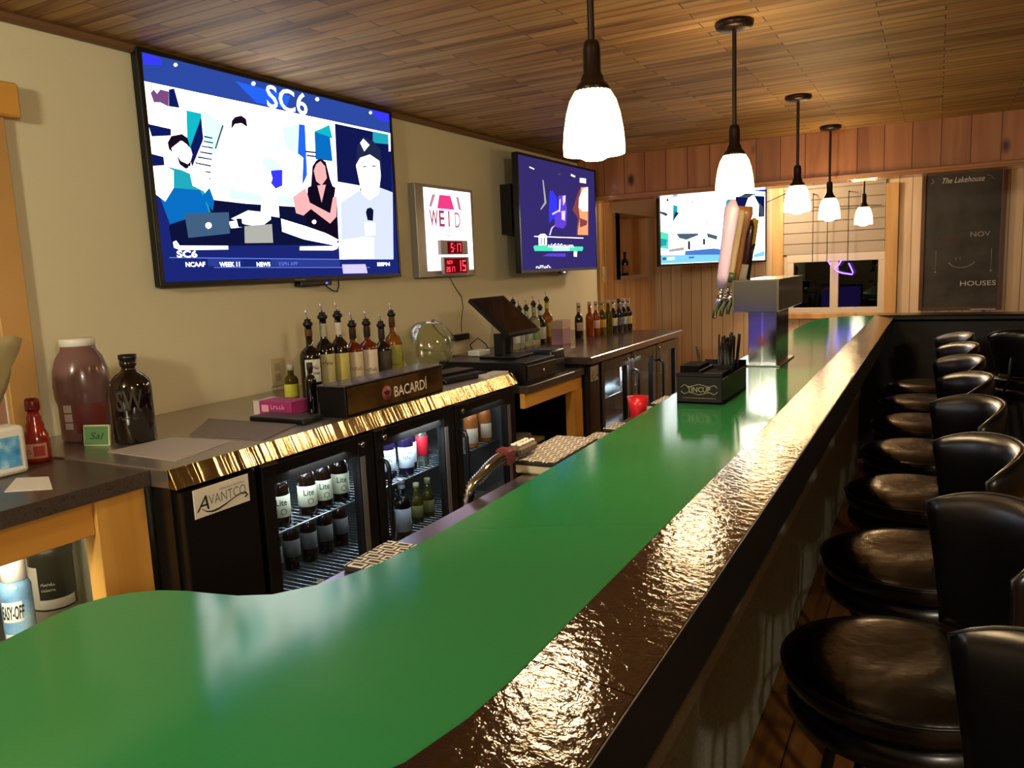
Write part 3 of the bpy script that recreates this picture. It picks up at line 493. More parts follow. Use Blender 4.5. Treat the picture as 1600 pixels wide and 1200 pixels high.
# ---------------- televisions ----------------
SC = {'navy': ('1c2878', .9), 'navy2': ('101c60', .9), 'navy3': ('141a58', .8), 'blue': ('2c48a0', 1.0), 'bluem': ('2058d8', 1.3), 'bluev': ('3030ff', 1.4),
      'white': ('ffffff', 2.6), 'pale': ('e0f0ff', 1.9), 'aqua': ('b0f4f4', 1.8), 'teal': ('10a8b8', 1.2), 'tealm': ('20a0b0', 1.1), 'tealb': ('0868b8', 1.1),
      'purple': ('7a4a80', 1.0), 'grey': ('505868', .8), 'greyw': ('b0b0a8', 1.0), 'lgrey': ('c4cce0', 1.3), 'hair': ('180c20', 1.0), 'hairb': ('20284c', 1.0),
      'skinl': ('ffe4dc', 1.7), 'skin': ('e8a8a8', 1.2), 'black': ('120a1c', 1.0), 'table': ('0c1238', 1.0), 'laptop': ('48688c', .8), 'paper': ('e8f0e8', 1.5),
      'lineb': ('6078d8', 1.2), 'bar': ('2a3c90', 1.0), 'halo': ('b0a8ff', 1.6), 'navyp': ('382e70', .9), 'violet': ('6040d0', 1.1), 'lilac': ('c8b8ff', 1.5),
      'fire1': ('fff0d0', 2.0), 'fire2': ('e89868', 1.3), 'fire3': ('8a4448', 1.0), 'mint': ('50d8b0', 1.2), 'paleb': ('b0e8f0', 1.4), 'slate': ('506878', .9),
      'blued': ('4878c8', 1.1), 'skyb': ('78c0e8', 1.3)}
def screen_mat(k): c, s = SC[k]; return emit('screen_' + k, c, s * .76)
def tv(A, B, z0, h, polys, texts, label, thick=.035, name='television', rimw=.014):
    """A, B plan points of the screen's left and right ends as the viewer sees them"""
    A = Vector((A[0], A[1])); B = Vector((B[0], B[1])); W = (B - A).length; u = (B - A) / W
    ang = math.atan2(u.y, u.x)
    t = empty(name, (A.x, A.y, z0), label, 'television', rz=ang)   # local x runs along the screen, -y faces the viewer
    MB().box(0, W, .0, thick, 0, h, .004).build('housing', BLACK, t)
    r = MB(); r.box(0, W, -.006, -.0002, 0, .018).box(0, W, -.006, -.0002, h - rimw, h).box(0, rimw, -.006, -.0002, .018, h - rimw).box(W - rimw, W, -.006, -.0002, .018, h - rimw)
    r.build('bezel', BLACK, t)
    pic = MB(); used = []; y = -.0006; U0, U1, V0, V1 = rimw, W - rimw, .018, h - rimw
    def clip(pts):
        for ax, lim, sg in ((0, U0, 1), (0, U1, -1), (1, V0, 1), (1, V1, -1)):
            out = []
            for i in range(len(pts)):
                p, q_ = pts[i - 1], pts[i]; ip, iq = sg * (p[ax] - lim) >= 0, sg * (q_[ax] - lim) >= 0
                if ip != iq:
                    k = (lim - p[ax]) / (q_[ax] - p[ax]); out.append((p[0] + k * (q_[0] - p[0]), p[1] + k * (q_[1] - p[1])))
                if iq: out.append(q_)
            pts = out
            if len(pts) < 3: return []
        return pts
    base = polys[0][0]; polys = [(base, [(U0, V0), (U1, V0), (U1, V1), (U0, V1)])] + polys[1:]
    for col, pts in polys:
        m = screen_mat(col)
        if m not in used: used.append(m)
        pic.mi = used.index(m); pts = clip(list(pts)); y -= .00004
        if len(pts) < 3: continue
        area = sum(pts[i - 1][0] * pts[i][1] - pts[i][0] * pts[i - 1][1] for i in range(len(pts)))
        if area < 0: pts = pts[::-1]
        f = pic.quad([(a, y, b) for a, b in pts])
    for body, x, z, w_, h_, col, bold in texts:
        m = screen_mat(col)
        if m not in used: used.append(m)
        pic.mi = used.index(m); add_text(pic, body, (x, y - .0005, z), (1, 0, 0), (0, 0, 1), w_, h_, bold=bold)
    for f in list(pic.bm.faces):
        if len(f.verts) > 4: bmesh.ops.triangulate(pic.bm, faces=[f])
    pic.build('screen_picture', used, t)
    return t, W
tv1, W1 = tv((-2.42, 1.88), (-2.42, 3.305), H - .008, .815, T1,
   [('SC6', .585, .705, .235, .092, 'white', .012), ('SC6', .076, .104, .09, .026, 'white', .03), ('NCAAF', .110, .070, .088, .018, 'white', .03), ('WEEK 11', .265, .068, .10, .018, 'white', .03), ('NEWS', .453, .066, .074, .018, 'white', .03), ('ESPN APP', .577, .067, .11, .016, 'lineb', .0), ('ESPN', 1.235, .056, .10, .018, 'white', .03)],
   'largest television, bright studio show with SC6 title, nearest on the left wall')
MB().box(.69, .89, -.012, .03, -.022, -.001, .004).build('sensor_pod', BLACK, tv1)
m = MB(); m.box(.845, .858, -.0128, -.0122, -.016, -.010); m.build('power_light', emit('blue_led', '3040ff', 6), tv1)
m = MB(); m.tube([(.86, .012, -.012), (.88, .012, -.03), (.915, .012, -.05), (.945, .012, -.055), (.96, .012, -.03), (.962, .014, .0)], .003, 6); m.build('cable', BLACK, tv1)
m = MB(); m.box(.45, .95, .0351, .037, .2, .6); m.build('wall_bracket', BLACKM, tv1)
add = MB(); add_text(add, '~7', (.66, -.0064, .004), (1, 0, 0), (0, 0, 1), .07, .009); add.build('lettering', mat('bezel_print', '8a8a90', .4), tv1)
tv2, W2 = tv((-2.28, 4.37), (-2.28, 5.63), H - .02, .735, T2,
   [('~17', .405, .163, .43, .024, 'white', .02), ('~8', .213, .026, .225, .018, 'white', .03)],
   'second television along the left wall, dark purple stage picture')
m = MB(); m.box(.3, .9, .0352, .06, .15, .6).box(.1, .3, .10, .178, .25, .56).box(.12, .5, .06, .10, .33, .45)
m.build('wall_bracket', BLACKM, tv2)
m = MB(); m.box(.58, .70, -.009, .02, -.014, -.001, .003).build('sensor_pod', BLACK, tv2)
m = MB(); m.box(.62, .65, -.0102, -.0096, -.010, -.006); m.build('power_light', emit('white_led', 'ffffff', 4), tv2)
tv3, W3 = tv((-2.035, 6.4), (-1.367, 7.43), H - .02, .72, T3, [], 'corner television beyond the wooden header, same bright studio show', rimw=.013)
m = MB(); m.box(.4, .85, .0352, .05, .2, .5).tube([(.62, .05, .35), (.72, .26, .35), (.72, .30, .35)], .02, 8); m.box(.62, .82, .30, .36, .25, .45)
m.build('wall_bracket', BLACKM, tv3)

# ---------------- illuminated beer sign clock ----------------
sg = empty('lighted_sign', (WX, 3.47, H - .02), 'lit white beer sign with red bow-tie shape and red digital clock', 'sign')
W_, H_ = .585, .495
m = MB(); m.box(.001, .045, 0, W_, 0, H_, .003); m.build('case', mat('sign_case', '8c8880', .35, metal=.4), sg)
pic = MB(); x = .0465; mats = [emit('sign_white', 'fff6fc', 1.5), emit('sign_pink', 'e83c80', .8), emit('sign_fade', 'c88ca0', .7), mat('clock_housing', '8c7c78', .4), emit('led_dark_red', '58040c', .8), emit('led_red', 'ff3848', 2.4), emit('sign_rose', 'b03c60', .7)]
def Q(mi, pts):
    global x
    pic.mi = mi; x += .0002; pic.quad([(x, a, b) for a, b in pts])
Q(0, [(.075, .035), (.557, .035), (.557, .478), (.075, .478)])
Q(1, [(.200, .372), (.375, .372), (.340, .447), (.228, .447)])
Q(2, [(.120, .378), (.145, .378), (.188, .445), (.158, .445)]); Q(2, [(.420, .375), (.447, .372), (.425, .445), (.398, .445)])
pic.mi = 6; x += .0002
for ch, xa, wd in (('W', .118, .085), ('E', .212, .055), ('I', .305, .014)):
    add_text(pic, ch, (x, xa, .275), (0, 1, 0), (0, 0, 1), wd, .088, bold=.02)
pic.mi = 2; add_text(pic, 'D', (x, .372, .272), (0, 1, 0), (0, 0, 1), .06, .088, bold=.01)
pic.mi = 3; [pic.tube([(x, .265 + .012 * k, zz + .006 * ((k * 5) % 3 - 1)) for k in range(8)], .0016, 4) for zz in (.250, .230)]
pic.box(x, x + .02, .185, .465, .122, .20); pic.box(x, x + .02, .205, .472, 0.012, .108)
x += .0203
Q(4, [(.250, .128), (.405, .128), (.405, .192), (.250, .192)]); Q(4, [(.218, .018), (.445, .018), (.445, .10), (.218, .10)])
x += .0004
def seg7(s, y0, z0, w, h, t):
    on = {'0': 'abcdef', '1': 'bc', '2': 'abged', '5': 'afgcd', '7': 'abc', ':': ''}
    for ch in s:
        if ch == ':':
            for k in (.3, .65): pic.quad([(x, y0, z0 + h * k), (x, y0 + t, z0 + h * k), (x, y0 + t, z0 + h * k + t), (x, y0, z0 + h * k + t)])
            y0 += t * 2; continue
        R = {'a': (0, h - t, w, h), 'g': (0, h / 2 - t / 2, w, h / 2 + t / 2), 'd': (0, 0, w, t), 'f': (0, h / 2, t, h), 'e': (0, 0, t, h / 2), 'b': (w - t, h / 2, w, h), 'c': (w - t, 0, w, h / 2)}
        for k in on[ch]:
            a, b, c_, d = R[k]; pic.quad([(x, y0 + a, z0 + b), (x, y0 + c_, z0 + b), (x, y0 + c_, z0 + d), (x, y0 + a, z0 + d)])
        y0 += w * 1.45
pic.mi = 5
seg7('5:17', .285, .136, .024, .048, .006); seg7('2017', .228, .026, .016, .028, .004); seg7('15', .345, .028, .036, .062, .008)
add_text(pic, 'NOV', (x, .236, .068), (0, 1, 0), (0, 0, 1), .06, .022)
pic.build('sign_face', mats, sg)
cd = MB(); cd.tube([(WX + .02, 3.80, H - .025), (WX + .012, 3.86, H - .08), (WX + .012, 3.93, H - .14), (WX + .012, 3.94, H - .20), (WX + .012, 3.92, H - .26), (WX + .012, 3.91, H - .31), (WX + .02, 3.90, H - .345)], .0028, 6)
o = cd.build('power_cord', mat('brown_cord', '4a3620', .6)); tag(o, 'thin dark cord hanging from the lit sign to the outlet', 'cord')
ad = MB(); ad.box(WX, WX + .04, 3.83, 3.955, H - .39, H - .355, .004); o = ad.build('plug_adapter', BLACK); tag(o, 'small black plug adapter on the wall below the lit sign', 'adapter')
pl = empty('outlet_cover', (WX, 2.395, H - .445), 'pale wall outlet plate behind the small yellow-label bottle', 'outlet')
MB().box(0.001, .007, 0, .075, 0, .118, .002).build('plate', mat('ivory_plate', 'b8ac84', .4), pl)
for zz in (.022, .066):
    MB().box(.007, .009, .022, .053, zz, zz + .03, .001).build('socket', mat('ivory_socket', '9a9070', .4), pl)
pl = empty('light_switch', (WX + .0255, 6.13, H - .13), 'pale switch plate on the pine trim past the second television', 'switch')
MB().box(0, .005, -.02, .05, 0, .13, .001).build('plate', MATS['ivory_plate'], pl)
MB().box(.005, .011, .008, .022, .05, .075, .001).build('toggle', WHITEP, pl)

# ---------------- pendants ----------------
SHADE = emit('lit_opal_glass', 'ffcc84', 3.4)
def _shade():
    nt = SHADE.node_tree; e = [n for n in nt.nodes if n.type == 'EMISSION'][0]
    tc = node(nt, 'ShaderNodeTexCoord'); sp = node(nt, 'ShaderNodeSeparateXYZ'); nt.links.new(tc.outputs['Object'], sp.inputs[0])
    mr = node(nt, 'ShaderNodeMapRange'); mr.inputs[1].default_value = .13; mr.inputs[2].default_value = 0; mr.inputs[3].default_value = 5; mr.inputs[4].default_value = 14
    nt.links.new(sp.outputs[2], mr.inputs[0]); nt.links.new(mr.outputs[0], e.inputs[1])
_shade()
pn = empty('pendant_lamp', (0, 0, 0), 'p', 'pendant lamp', 'row of pendant lamps over the bar')
m = MB(); m.lathe([(0, .5795), (.062, .5795), (.066, .572), (.062, .560), (.045, .553), (.012, .549), (0, .549)], seg=28); m.build('canopy', BRONZE, pn)
m = MB(); m.lathe([(.0075, .549), (.0075, .235)], seg=10); m.build('rod', BRONZE, pn)
m = MB(); m.lathe([(.0, .236), (.014, .234), (.017, .228), (.019, .215), (.019, .168), (.024, .16), (.026, .15), (.034, .143), (.040, .128), (.038, .128)], seg=24); m.build('socket_cup', BRONZE, pn)
m = MB(); m.lathe([(.024, .140), (.038, .132), (.050, .112), (.058, .085), (.064, .05), (.0665, .02), (.066, 0.0), (.0635, 0.0), (.062, .02), (.055, .085), (.046, .11), (.03, .128)], seg=36); m.build('shade', SHADE, pn)
m = MB(); m.lathe([(0, -.014), (.02, -.012), (.035, -.004), (.040, .012), (.030, .035), (.014, .05), (.012, .08), (0, .08)], seg=20); bl = m.build('bulb', emit('bulb_glow', 'fff0c8', 9), pn)
names = ['nearest pendant lamp, its white glass shade the largest of the row', 'second pendant lamp from the camera, in front of the corner television', 'third pendant lamp from the camera, left of the far window', 'fourth pendant lamp, hanging just before the wooden header', 'farthest and smallest pendant lamp, hanging beyond the wooden header']
for (x_, y_), nm in zip(LAMPS, names): place(pn, (x_, y_, 1.72), nm)

# ---------------- chalkboard, neon ----------------
cb = empty('chalkboard', (-.125, FARY, H - .485), 'tall framed black chalkboard on the far wall with faded chalk writing', 'chalkboard')
m = MB(); m.box(0, .595, -.02, -.001, 0, 1.18, .0); m.build('slate', mottled('chalky_slate', ['24241e', '302e28', '3a3830'], 6, rough=.8), cb)
m = MB(); m.box(-.005, .025, -.028, -.0202, 0, 1.18, .002).box(.57, .60, -.028, -.0202, 0, 1.18, .002).box(.025, .57, -.028, -.0202, 1.15, 1.18, .002).box(.025, .57, -.028, -.0202, 0, .025, .002); m.build('frame', mat('reddish_frame', '4a2818', .5), cb)
m = MB(); CH = -.0208
m.mi = 0; add_text(m, 'The Lakehouse', (.145, CH, 1.045), (1, 0, 0), (0, 0, 1), .30, .045, shear=.35)
m.mi = 2; add_text(m, 'OPEN', (.11, CH, .575), (1, 0, 0), (0, 0, 1), .18, .05); m.mi = 1; add_text(m, 'NOV', (.36, CH, .60), (1, 0, 0), (0, 0, 1), .14, .04)
m.mi = 0; add_text(m, 'HOUSES', (.30, CH, .20), (1, 0, 0), (0, 0, 1), .255, .04)
m.mi = 1
m.tube([(.21, CH, .395), (.24, CH, .365), (.29, CH, .35), (.35, CH, .357), (.385, CH, .38), (.40, CH, .398)], .003, 4)
for xx in (.115, .515): m.tube([(xx, CH, .50), (xx, CH, .33)], .002, 4); m.lathe([(0, -.01), (.01, 0), (0, .01)], (xx, CH + .002, .32), 8)
for xx in (.262, .292): m.tube([(xx, CH, .44), (xx, CH, .415)], .002, 4)
m.tube([(.06, CH, 1.05), (.08, CH, 1.06), (.07, CH, 1.09)], .002, 4); m.tube([(.46, CH, 1.09), (.49, CH, 1.08), (.51, CH, 1.05)], .002, 4)
m.build('chalk_writing', [mat('chalk', 'b8b4a8', .9), mat('faint_chalk', '8a867c', .9), mat('red_chalk', '4c2c24', .9)], cb)
MB().box(.38, .56, -.045, -.0205, -.001, .008, .001).build('chalk_ledge', mat('ledge_white', 'a09890', .5), cb)
ne = empty('neon_sign', (-.85, FARY, H), 'purple neon tube sign hanging on three rods before the far window', 'neon sign')
m = MB()
m.tube([(.0, -.09, -.03), (.02, -.09, -.07)], .006, 6); m.tube([(.11, -.09, -.03), (.09, -.09, -.07), (.05, -.09, -.10), (.08, -.09, -.13), (.12, -.09, -.145), (.2, -.09, -.16), (.205, -.09, -.14), (.17, -.09, -.06)], .006, 6)
m.build('neon_tube', emit('neon_purple', '7a50ff', 5), ne)
for xx, za, zb in ((-.13, .56, -.05), (-.01, .50, -.16), (.16, .56, -.12)):
    m = MB(); m.tube([(xx, -.086, zb), (xx, -.086, za)], .0035, 6); m.box(xx - .004, xx + .004, -.088, -.001, za - .008, za); m.build('hanging_rod', BRONZE, ne)
m = MB(); m.tube([(-.13, -.08, .44), (.42, -.08, .42)], .003, 6); m.build('cross_rod', BRONZE, ne)
m = MB(); m.tube([(-1.37, 7.40, H + .50), (-1.15, 7.56, H + .61)], .004, 6); o = m.build('antenna_wire', BRONZE); tag(o, 'short dark wire rising from the corner television to the far wall', 'wire')
# beer taps
tt = empty('beer_tap_tower', (-.605, 3.36, 1.0605), 'silver T-shaped beer tap tower standing on the green bar', 'beer tap')
m = MB(); m.box(-.075, .075, -.18, .18, 0, .006, .002); m.build('base_plate', STEELP, tt)
POL = mat('polished_panel', '9a9ca0', .12, metal=1.0)
m = MB(); m.box(-.055, .055, -.14, .14, .006, .222, .002); m.build('column', POL, tt)
MB().box(-.004, .004, -.1415, -.1402, .008, .22).build('column_seam', CHROME, tt)
m = MB(); m.box(-.085, .085, -.28, .32, .222, .345, .003); m.build('head', POL, tt)
m = MB()
for xx in (-.086, .079): m.box(xx, xx + .007, -.2835, -.2803, .222, .345)
m.box(-.085, .085, -.283, -.2803, .339, .3455).box(.0853, .088, -.28, .32, .339, .3455); m.build('head_trim', CHROME, tt)
HANDS = [('pale_lavender_paddle', 'a898b8', [(.018, 0), (.020, .05), (.022, .2), (.026, .31), (.008, .345)], 'pale lavender handle'), ('cream_paddle', 'c8b890', [(.014, 0), (.016, .06), (.020, .2), (.024, .29), (.022, .31)], 'cream handle'),
         ('tan_wood', '9a6a3c', [(.012, 0), (.016, .08), (.018, .22), (.03, .30), (.026, .33)], 'tan wooden handle'), ('maroon', '3c1420', [(.012, 0), (.014, .1), (.022, .13), (.022, .25), (.012, .28)], 'dark maroon handle'),
         ('black_tap_handle', '16120c', [(.012, 0), (.012, .14), (.016, .18)], 'black handle with yellow emblem')]
for i, (n_, col, prof, lb) in enumerate(HANDS):
    yy = -.20 + i * .115
    f = MB(); f.tube([(-.085, yy, .275), (-.15, yy, .275)], .012, 10); f.tube([(-.15, yy, .29), (-.155, yy, .262), (-.172, yy, .225), (-.176, yy, .195)], [.013, .014, .010, .008], 10); f.tube([(-.15, yy, .275), (-.148, yy, .318)], [.010, .008], 8)
    fo = f.build('faucet', CHROME, tt)
    M = Matrix.Translation((-.148, yy, .315)) @ Matrix.Rotation(.14, 4, 'Y')
    h = MB(); h.lathe([(0, 0)] + prof + [(0, prof[-1][1])], seg=16, M=M, sx=1.15, sy=.6)
    ho = h.build('tap_handle', mat(n_, col, .35, coat=.3), tt, label=lb)
    if i == 4:
        e = MB(); e.box(-.012, .012, -.032, .032, .17, .29, .008, M=M); e.build('emblem', mat('yellow_emblem', 'e0c020', .4), ho, label='yellow lantern emblem')
    if i in (3, 1):
        e = MB(); e.lathe([(.0, .0), (.019, .0), (.021, .09), (0, .09)] if i == 3 else [(0, .02), (.021, .02), (.0225, .06), (0, .06)], seg=16, M=M, sx=1.16, sy=.62); e.build('handle_base', mat('pale_handle_base' if i == 3 else 'green_handle_base', 'b8b4a4' if i == 3 else '4a5a34', .4), ho)

# towel
def cloth(name, x0, x1, y0, y1, zb, amp, m, label, cat, thick=.01):
    mb = MB(); nx, ny = 12, 10; g = []
    for i in range(nx + 1):
        row = []
        for j in range(ny + 1):
            u, v = i / nx, j / ny
            e = min(1, 5 * min(u, 1 - u, v, 1 - v))
            z = zb + .004 + e * (amp * (.5 + .5 * math.sin(u * 7 + v * 3) * math.cos(v * 6 - u * 2)) + thick)
            row.append(mb.bm.verts.new((x0 + (x1 - x0) * u + .008 * math.sin(v * 9), y0 + (y1 - y0) * v + .01 * math.sin(u * 8), z)))
        g.append(row)
    for i in range(nx):
        for j in range(ny): mb.bm.faces.new((g[i][j], g[i + 1][j], g[i + 1][j + 1], g[i][j + 1])).smooth = True
    ed = [e for e in mb.bm.edges if e.is_boundary]
    r = bmesh.ops.extrude_edge_only(mb.bm, edges=ed)
    for v in [q for q in r['geom'] if isinstance(q, bmesh.types.BMVert)]: v.co.z = zb + .0005
    o = mb.build(name, m); tag(o, label, cat); return o
cloth('bar_towel', -.735, -.685, 2.86, 3.16, 1.06, .03, mat('white_towel', 'b8b4c4', .8), 'crumpled white towel on the bar left of the tap tower', 'towel')

# bar caddy
ca = empty('bar_caddy', (-.615, 2.47, 1.06), 'black bar caddy holding straws and napkins on the green bar', 'caddy')
m = MB(); m.box(-.068, .068, -.17, .17, 0, .006).box(-.068, .068, -.17, -.164, 0, .085, .001).box(-.068, .068, .164, .17, 0, .095, .001).box(-.068, -.062, -.164, .164, 0, .075, .001).box(.062, .068, -.164, .164, 0, .075, .001).box(-.062, .062, -.02, -.015, 0, .10).box(-.003, .003, -.164, -.02, 0, .10).box(-.070, .070, -.173, -.163, .082, .094, .002)
m.build('box', mat('caddy_black', '050404', .45, spec=.25), ca)
m = MB(); add_text(m, 'TINCUP', (-.036, -.1706, .036), (1, 0, 0), (0, 0, 1), .07, .016, bold=.01)
m.tube([(-.055, -.1706, .05), (-.045, -.1706, .058), (-.03, -.1706, .052), (0, -.1706, .060), (.03, -.1706, .052), (.045, -.1706, .058), (.055, -.1706, .05)], .0012, 4)
m.tube([(-.055, -.1706, .038), (-.045, -.1706, .030), (-.03, -.1706, .036), (0, -.1706, .028), (.03, -.1706, .036), (.045, -.1706, .030), (.055, -.1706, .038)], .0012, 4); m.tube([(-.05, -.1706, .018), (.05, -.1706, .018)], .0008, 4)
m.build('lettering', mat('cream_print', '8a8468', .5), ca)
m = MB(); m.box(-.0625, -.0045, -.150, -.03, .006, .112).box(.005, .0615, -.155, -.03, .006, .09); m.build('napkin_stack', mat('black_napkin', '080706', .9, spec=.1), ca)
for k in range(48):
    a = random.random() * 6.28; r = .03 * random.random() ** .5; px_, py_ = .03 + r * .9 * math.cos(a), .05 + 1.6 * r * math.sin(a)
    tx, ty = px_ + .1 * (px_ - .02) + random.uniform(-.006, .012), py_ + random.uniform(-.03, .03)
    m = MB(); m.tube([(px_, py_, .008), (tx, ty, random.uniform(.155, .195))], .0032, 5); m.build('straw', BLACK, ca)
for k in range(3):
    m = MB(); m.tube([(-.03 - .01 * k, .02 + .02 * k, .008), (-.045 - .008 * k, -.01 + .02 * k, .14 + .006 * k)], .0028, 6); m.build('straw', BLACK, ca)

# red cups
for k in range(2):
    pass
rc = MB(); RC = mat('red_plastic', 'd0202c', .3, trans=.25, emis='c01828', es=0.05)  # faint red glow built into the plastic; the cup is no lamp
rc.lathe([(0, 0), (.020, 0), (.026, .035), (.0265, .036), (.032, .074), (.0305, .074), (.024, .036), (.018, .003), (0, .003)], seg=24)
o = rc.build('plastic_cup', RC, loc=(-.79, 2.25, 1.0105)); tag(o, 'translucent red plastic cup on the work ledge by the first small mats', 'cup')

# bar mats on the work ledge
def mat_pattern(name, w_, h_):
    if name in MATS: return MATS[name]
    m = mat(name, '15120f', .6); nt = m.node_tree; b = nt.nodes['Principled BSDF']
    tc = node(nt, 'ShaderNodeTexCoord'); br = node(nt, 'ShaderNodeTexBrick'); nt.links.new(tc.outputs['Object'], br.inputs['Vector'])
    br.inputs['Scale'].default_value = 1; br.inputs['Brick Width'].default_value = w_; br.inputs['Row Height'].default_value = h_; br.inputs['Mortar Size'].default_value = .0022
    br.inputs['Color1'].default_value = (.75, .70, .62, 1); br.inputs['Color2'].default_value = (.68, .64, .56, 1); br.inputs['Mortar'].default_value = (.015, .012, .012, 1)
    b2 = node(nt, 'ShaderNodeTexBrick'); nt.links.new(tc.outputs['Object'], b2.inputs['Vector'])
    b2.inputs['Scale'].default_value = 1; b2.inputs['Brick Width'].default_value = w_; b2.inputs['Row Height'].default_value = h_; b2.inputs['Mortar Size'].default_value = h_ * .30; b2.inputs['Mortar Smooth'].default_value = 0
    b2.inputs['Color1'].default_value = b2.inputs['Color2'].default_value = (0, 0, 0, 1); b2.inputs['Mortar'].default_value = (1, 1, 1, 1)
    mx = node(nt, 'ShaderNodeMix', data_type='RGBA', blend_type='MIX'); nt.links.new(b2.outputs['Color'], mx.inputs[0]); mx.inputs[6].default_value = (.02, .016, .015, 1); nt.links.new(br.outputs['Color'], mx.inputs[7])
    nt.links.new(mx.outputs[2], b.inputs['Base Color']); return m
MP = mat_pattern('mat_white_squares', .034, .021)
def bmat(x0, x1, y0, y1, z, label, rz=0, t=.009, cat='bar mat'):
    e = empty('bar_mat', ((x0 + x1) / 2, (y0 + y1) / 2, z), label, cat, 'bar mats on the work ledge', rz)
    hx, hy = (x1 - x0) / 2, (y1 - y0) / 2
    MB().box(-hx, hx, -hy, hy, 0, t, .002).build('rubber_base', RUBBER, e)
    MB().box(-hx + .002, hx - .002, -hy + .002, hy - .002, t, t + .0015).build('patterned_top', MP, e)
    return e
bmat(-.832, -.752, .93, 1.055, 1.0105, 'near black bar mat with white square pattern at the curve of the bar', .03)
bmat(-.868, -.752, 1.56, 1.84, 1.034, 'large black bar mat with white square pattern above the soda gun', .02)
e = empty('glass_rack_block', (-.80, 1.62, 1.0105), 'cream slotted block under the large patterned bar mat', 'holder')
m = MB()
for k in range(3): m.box(-.055, .045, -.05 + k * .05, -.006 + k * .05, 0, .023, .004)
m.build('block', mat('cream_plastic', 'c8bc98', .5), e)
m = MB(); m.box(-.05, .04, .10, .20, 0, .0235); m.build('support', RUBBER, e)
for i, (a, b, nm) in enumerate([(1.90, 2.02, 'first'), (2.07, 2.17, 'second'), (2.33, 2.45, 'third'), (2.50, 2.66, 'fourth')]):
    bmat(-.835, -.752, a, b, 1.0105, nm + ' small patterned mat along the work ledge beyond the large one', 0, .007)
e = empty('soda_gun', (-.85, 1.5, 1.0), 'bar soda gun with ribbed steel hose and dark red collar', 'soda gun')
m = MB(); P = [(-.03, -.10, -.25), (-.03, -.11, -.10), (-.02, -.11, .01), (-.005, -.08, .045), (.0, -.03, .062), (.0, .01, .062)]
# smooth the hose and rib it
pp = []
for i in range(len(P) - 1):
    for k in range(16):
        t = k / 16; a = Vector(P[max(i - 1, 0)]); b = Vector(P[i]); c = Vector(P[i + 1]); d = Vector(P[min(i + 2, len(P) - 1)])
        pp.append(.5 * ((2 * b) + (c - a) * t + (2 * a - 5 * b + 4 * c - d) * t * t + (3 * b - a - 3 * c + d) * t ** 3))
pp.append(Vector(P[-1]))
m.tube(pp, [.0135 if k % 2 else .0098 for k in range(len(pp))], 10); m.build('hose', CHROME, e)
m = MB(); m.box(-.018, .018, .0, .035, .045, .082, .005); m.build('collar', mat('dark_red_rubber', '5c1c20', .5), e)
m = MB(); m.tube([(0, .035, .064), (.0, .06, .066)], .011, 10); m.box(-.022, .018, .055, .15, .052, .074, .006); m.build('gun_body', mat('gun_grey', '4c4038', .4), e)
m = MB()
for k in range(5): m.box(-.014, -.002, .068 + k * .016, .078 + k * .016, .0745, .080, .002); m.box(.002, .014, .068 + k * .016, .078 + k * .016, .0745, .080, .002)
m.build('buttons', WHITEP, e)

# ---------------- bottles ----------------
G = {'black': mat('black_bottle_glass', '0a0707', .08, coat=.5), 'cola': mat('dark_brown_glass', '1a0c06', .08, coat=.4), 'brown': mat('brown_beer_glass', '4a1c08', .1, trans=.35, coat=.3),
     'amber': mat('amber_whiskey', '7a2c08', .08, trans=.45, coat=.3), 'honey': mat('honey_whiskey', 'a05c18', .08, trans=.5, coat=.3), 'clear': mat('clear_bottle', 'c8ccc0', .05, trans=.9, coat=.2),
     'green': mat('dark_green_glass', '122410', .08, trans=.3, coat=.3), 'olive': mat('olive_glass', '5c5410', .08, trans=.5), 'orange': mat('orange_drink', 'a04414', .15, trans=.3, coat=.2),
     'rose': mat('pale_rose_bottle', 'b89c98', .2, coat=.2), 'red': mat('red_drink', 'c81828', .15, trans=.2), 'purple': mat('dark_purple_glass', '1c1430', .1, coat=.4), 'peach': mat('peach_drink', 'c07038', .15, trans=.3, coat=.2)}
def lab(c): return mat('label_' + c, c, .55)
POUR = BLACK
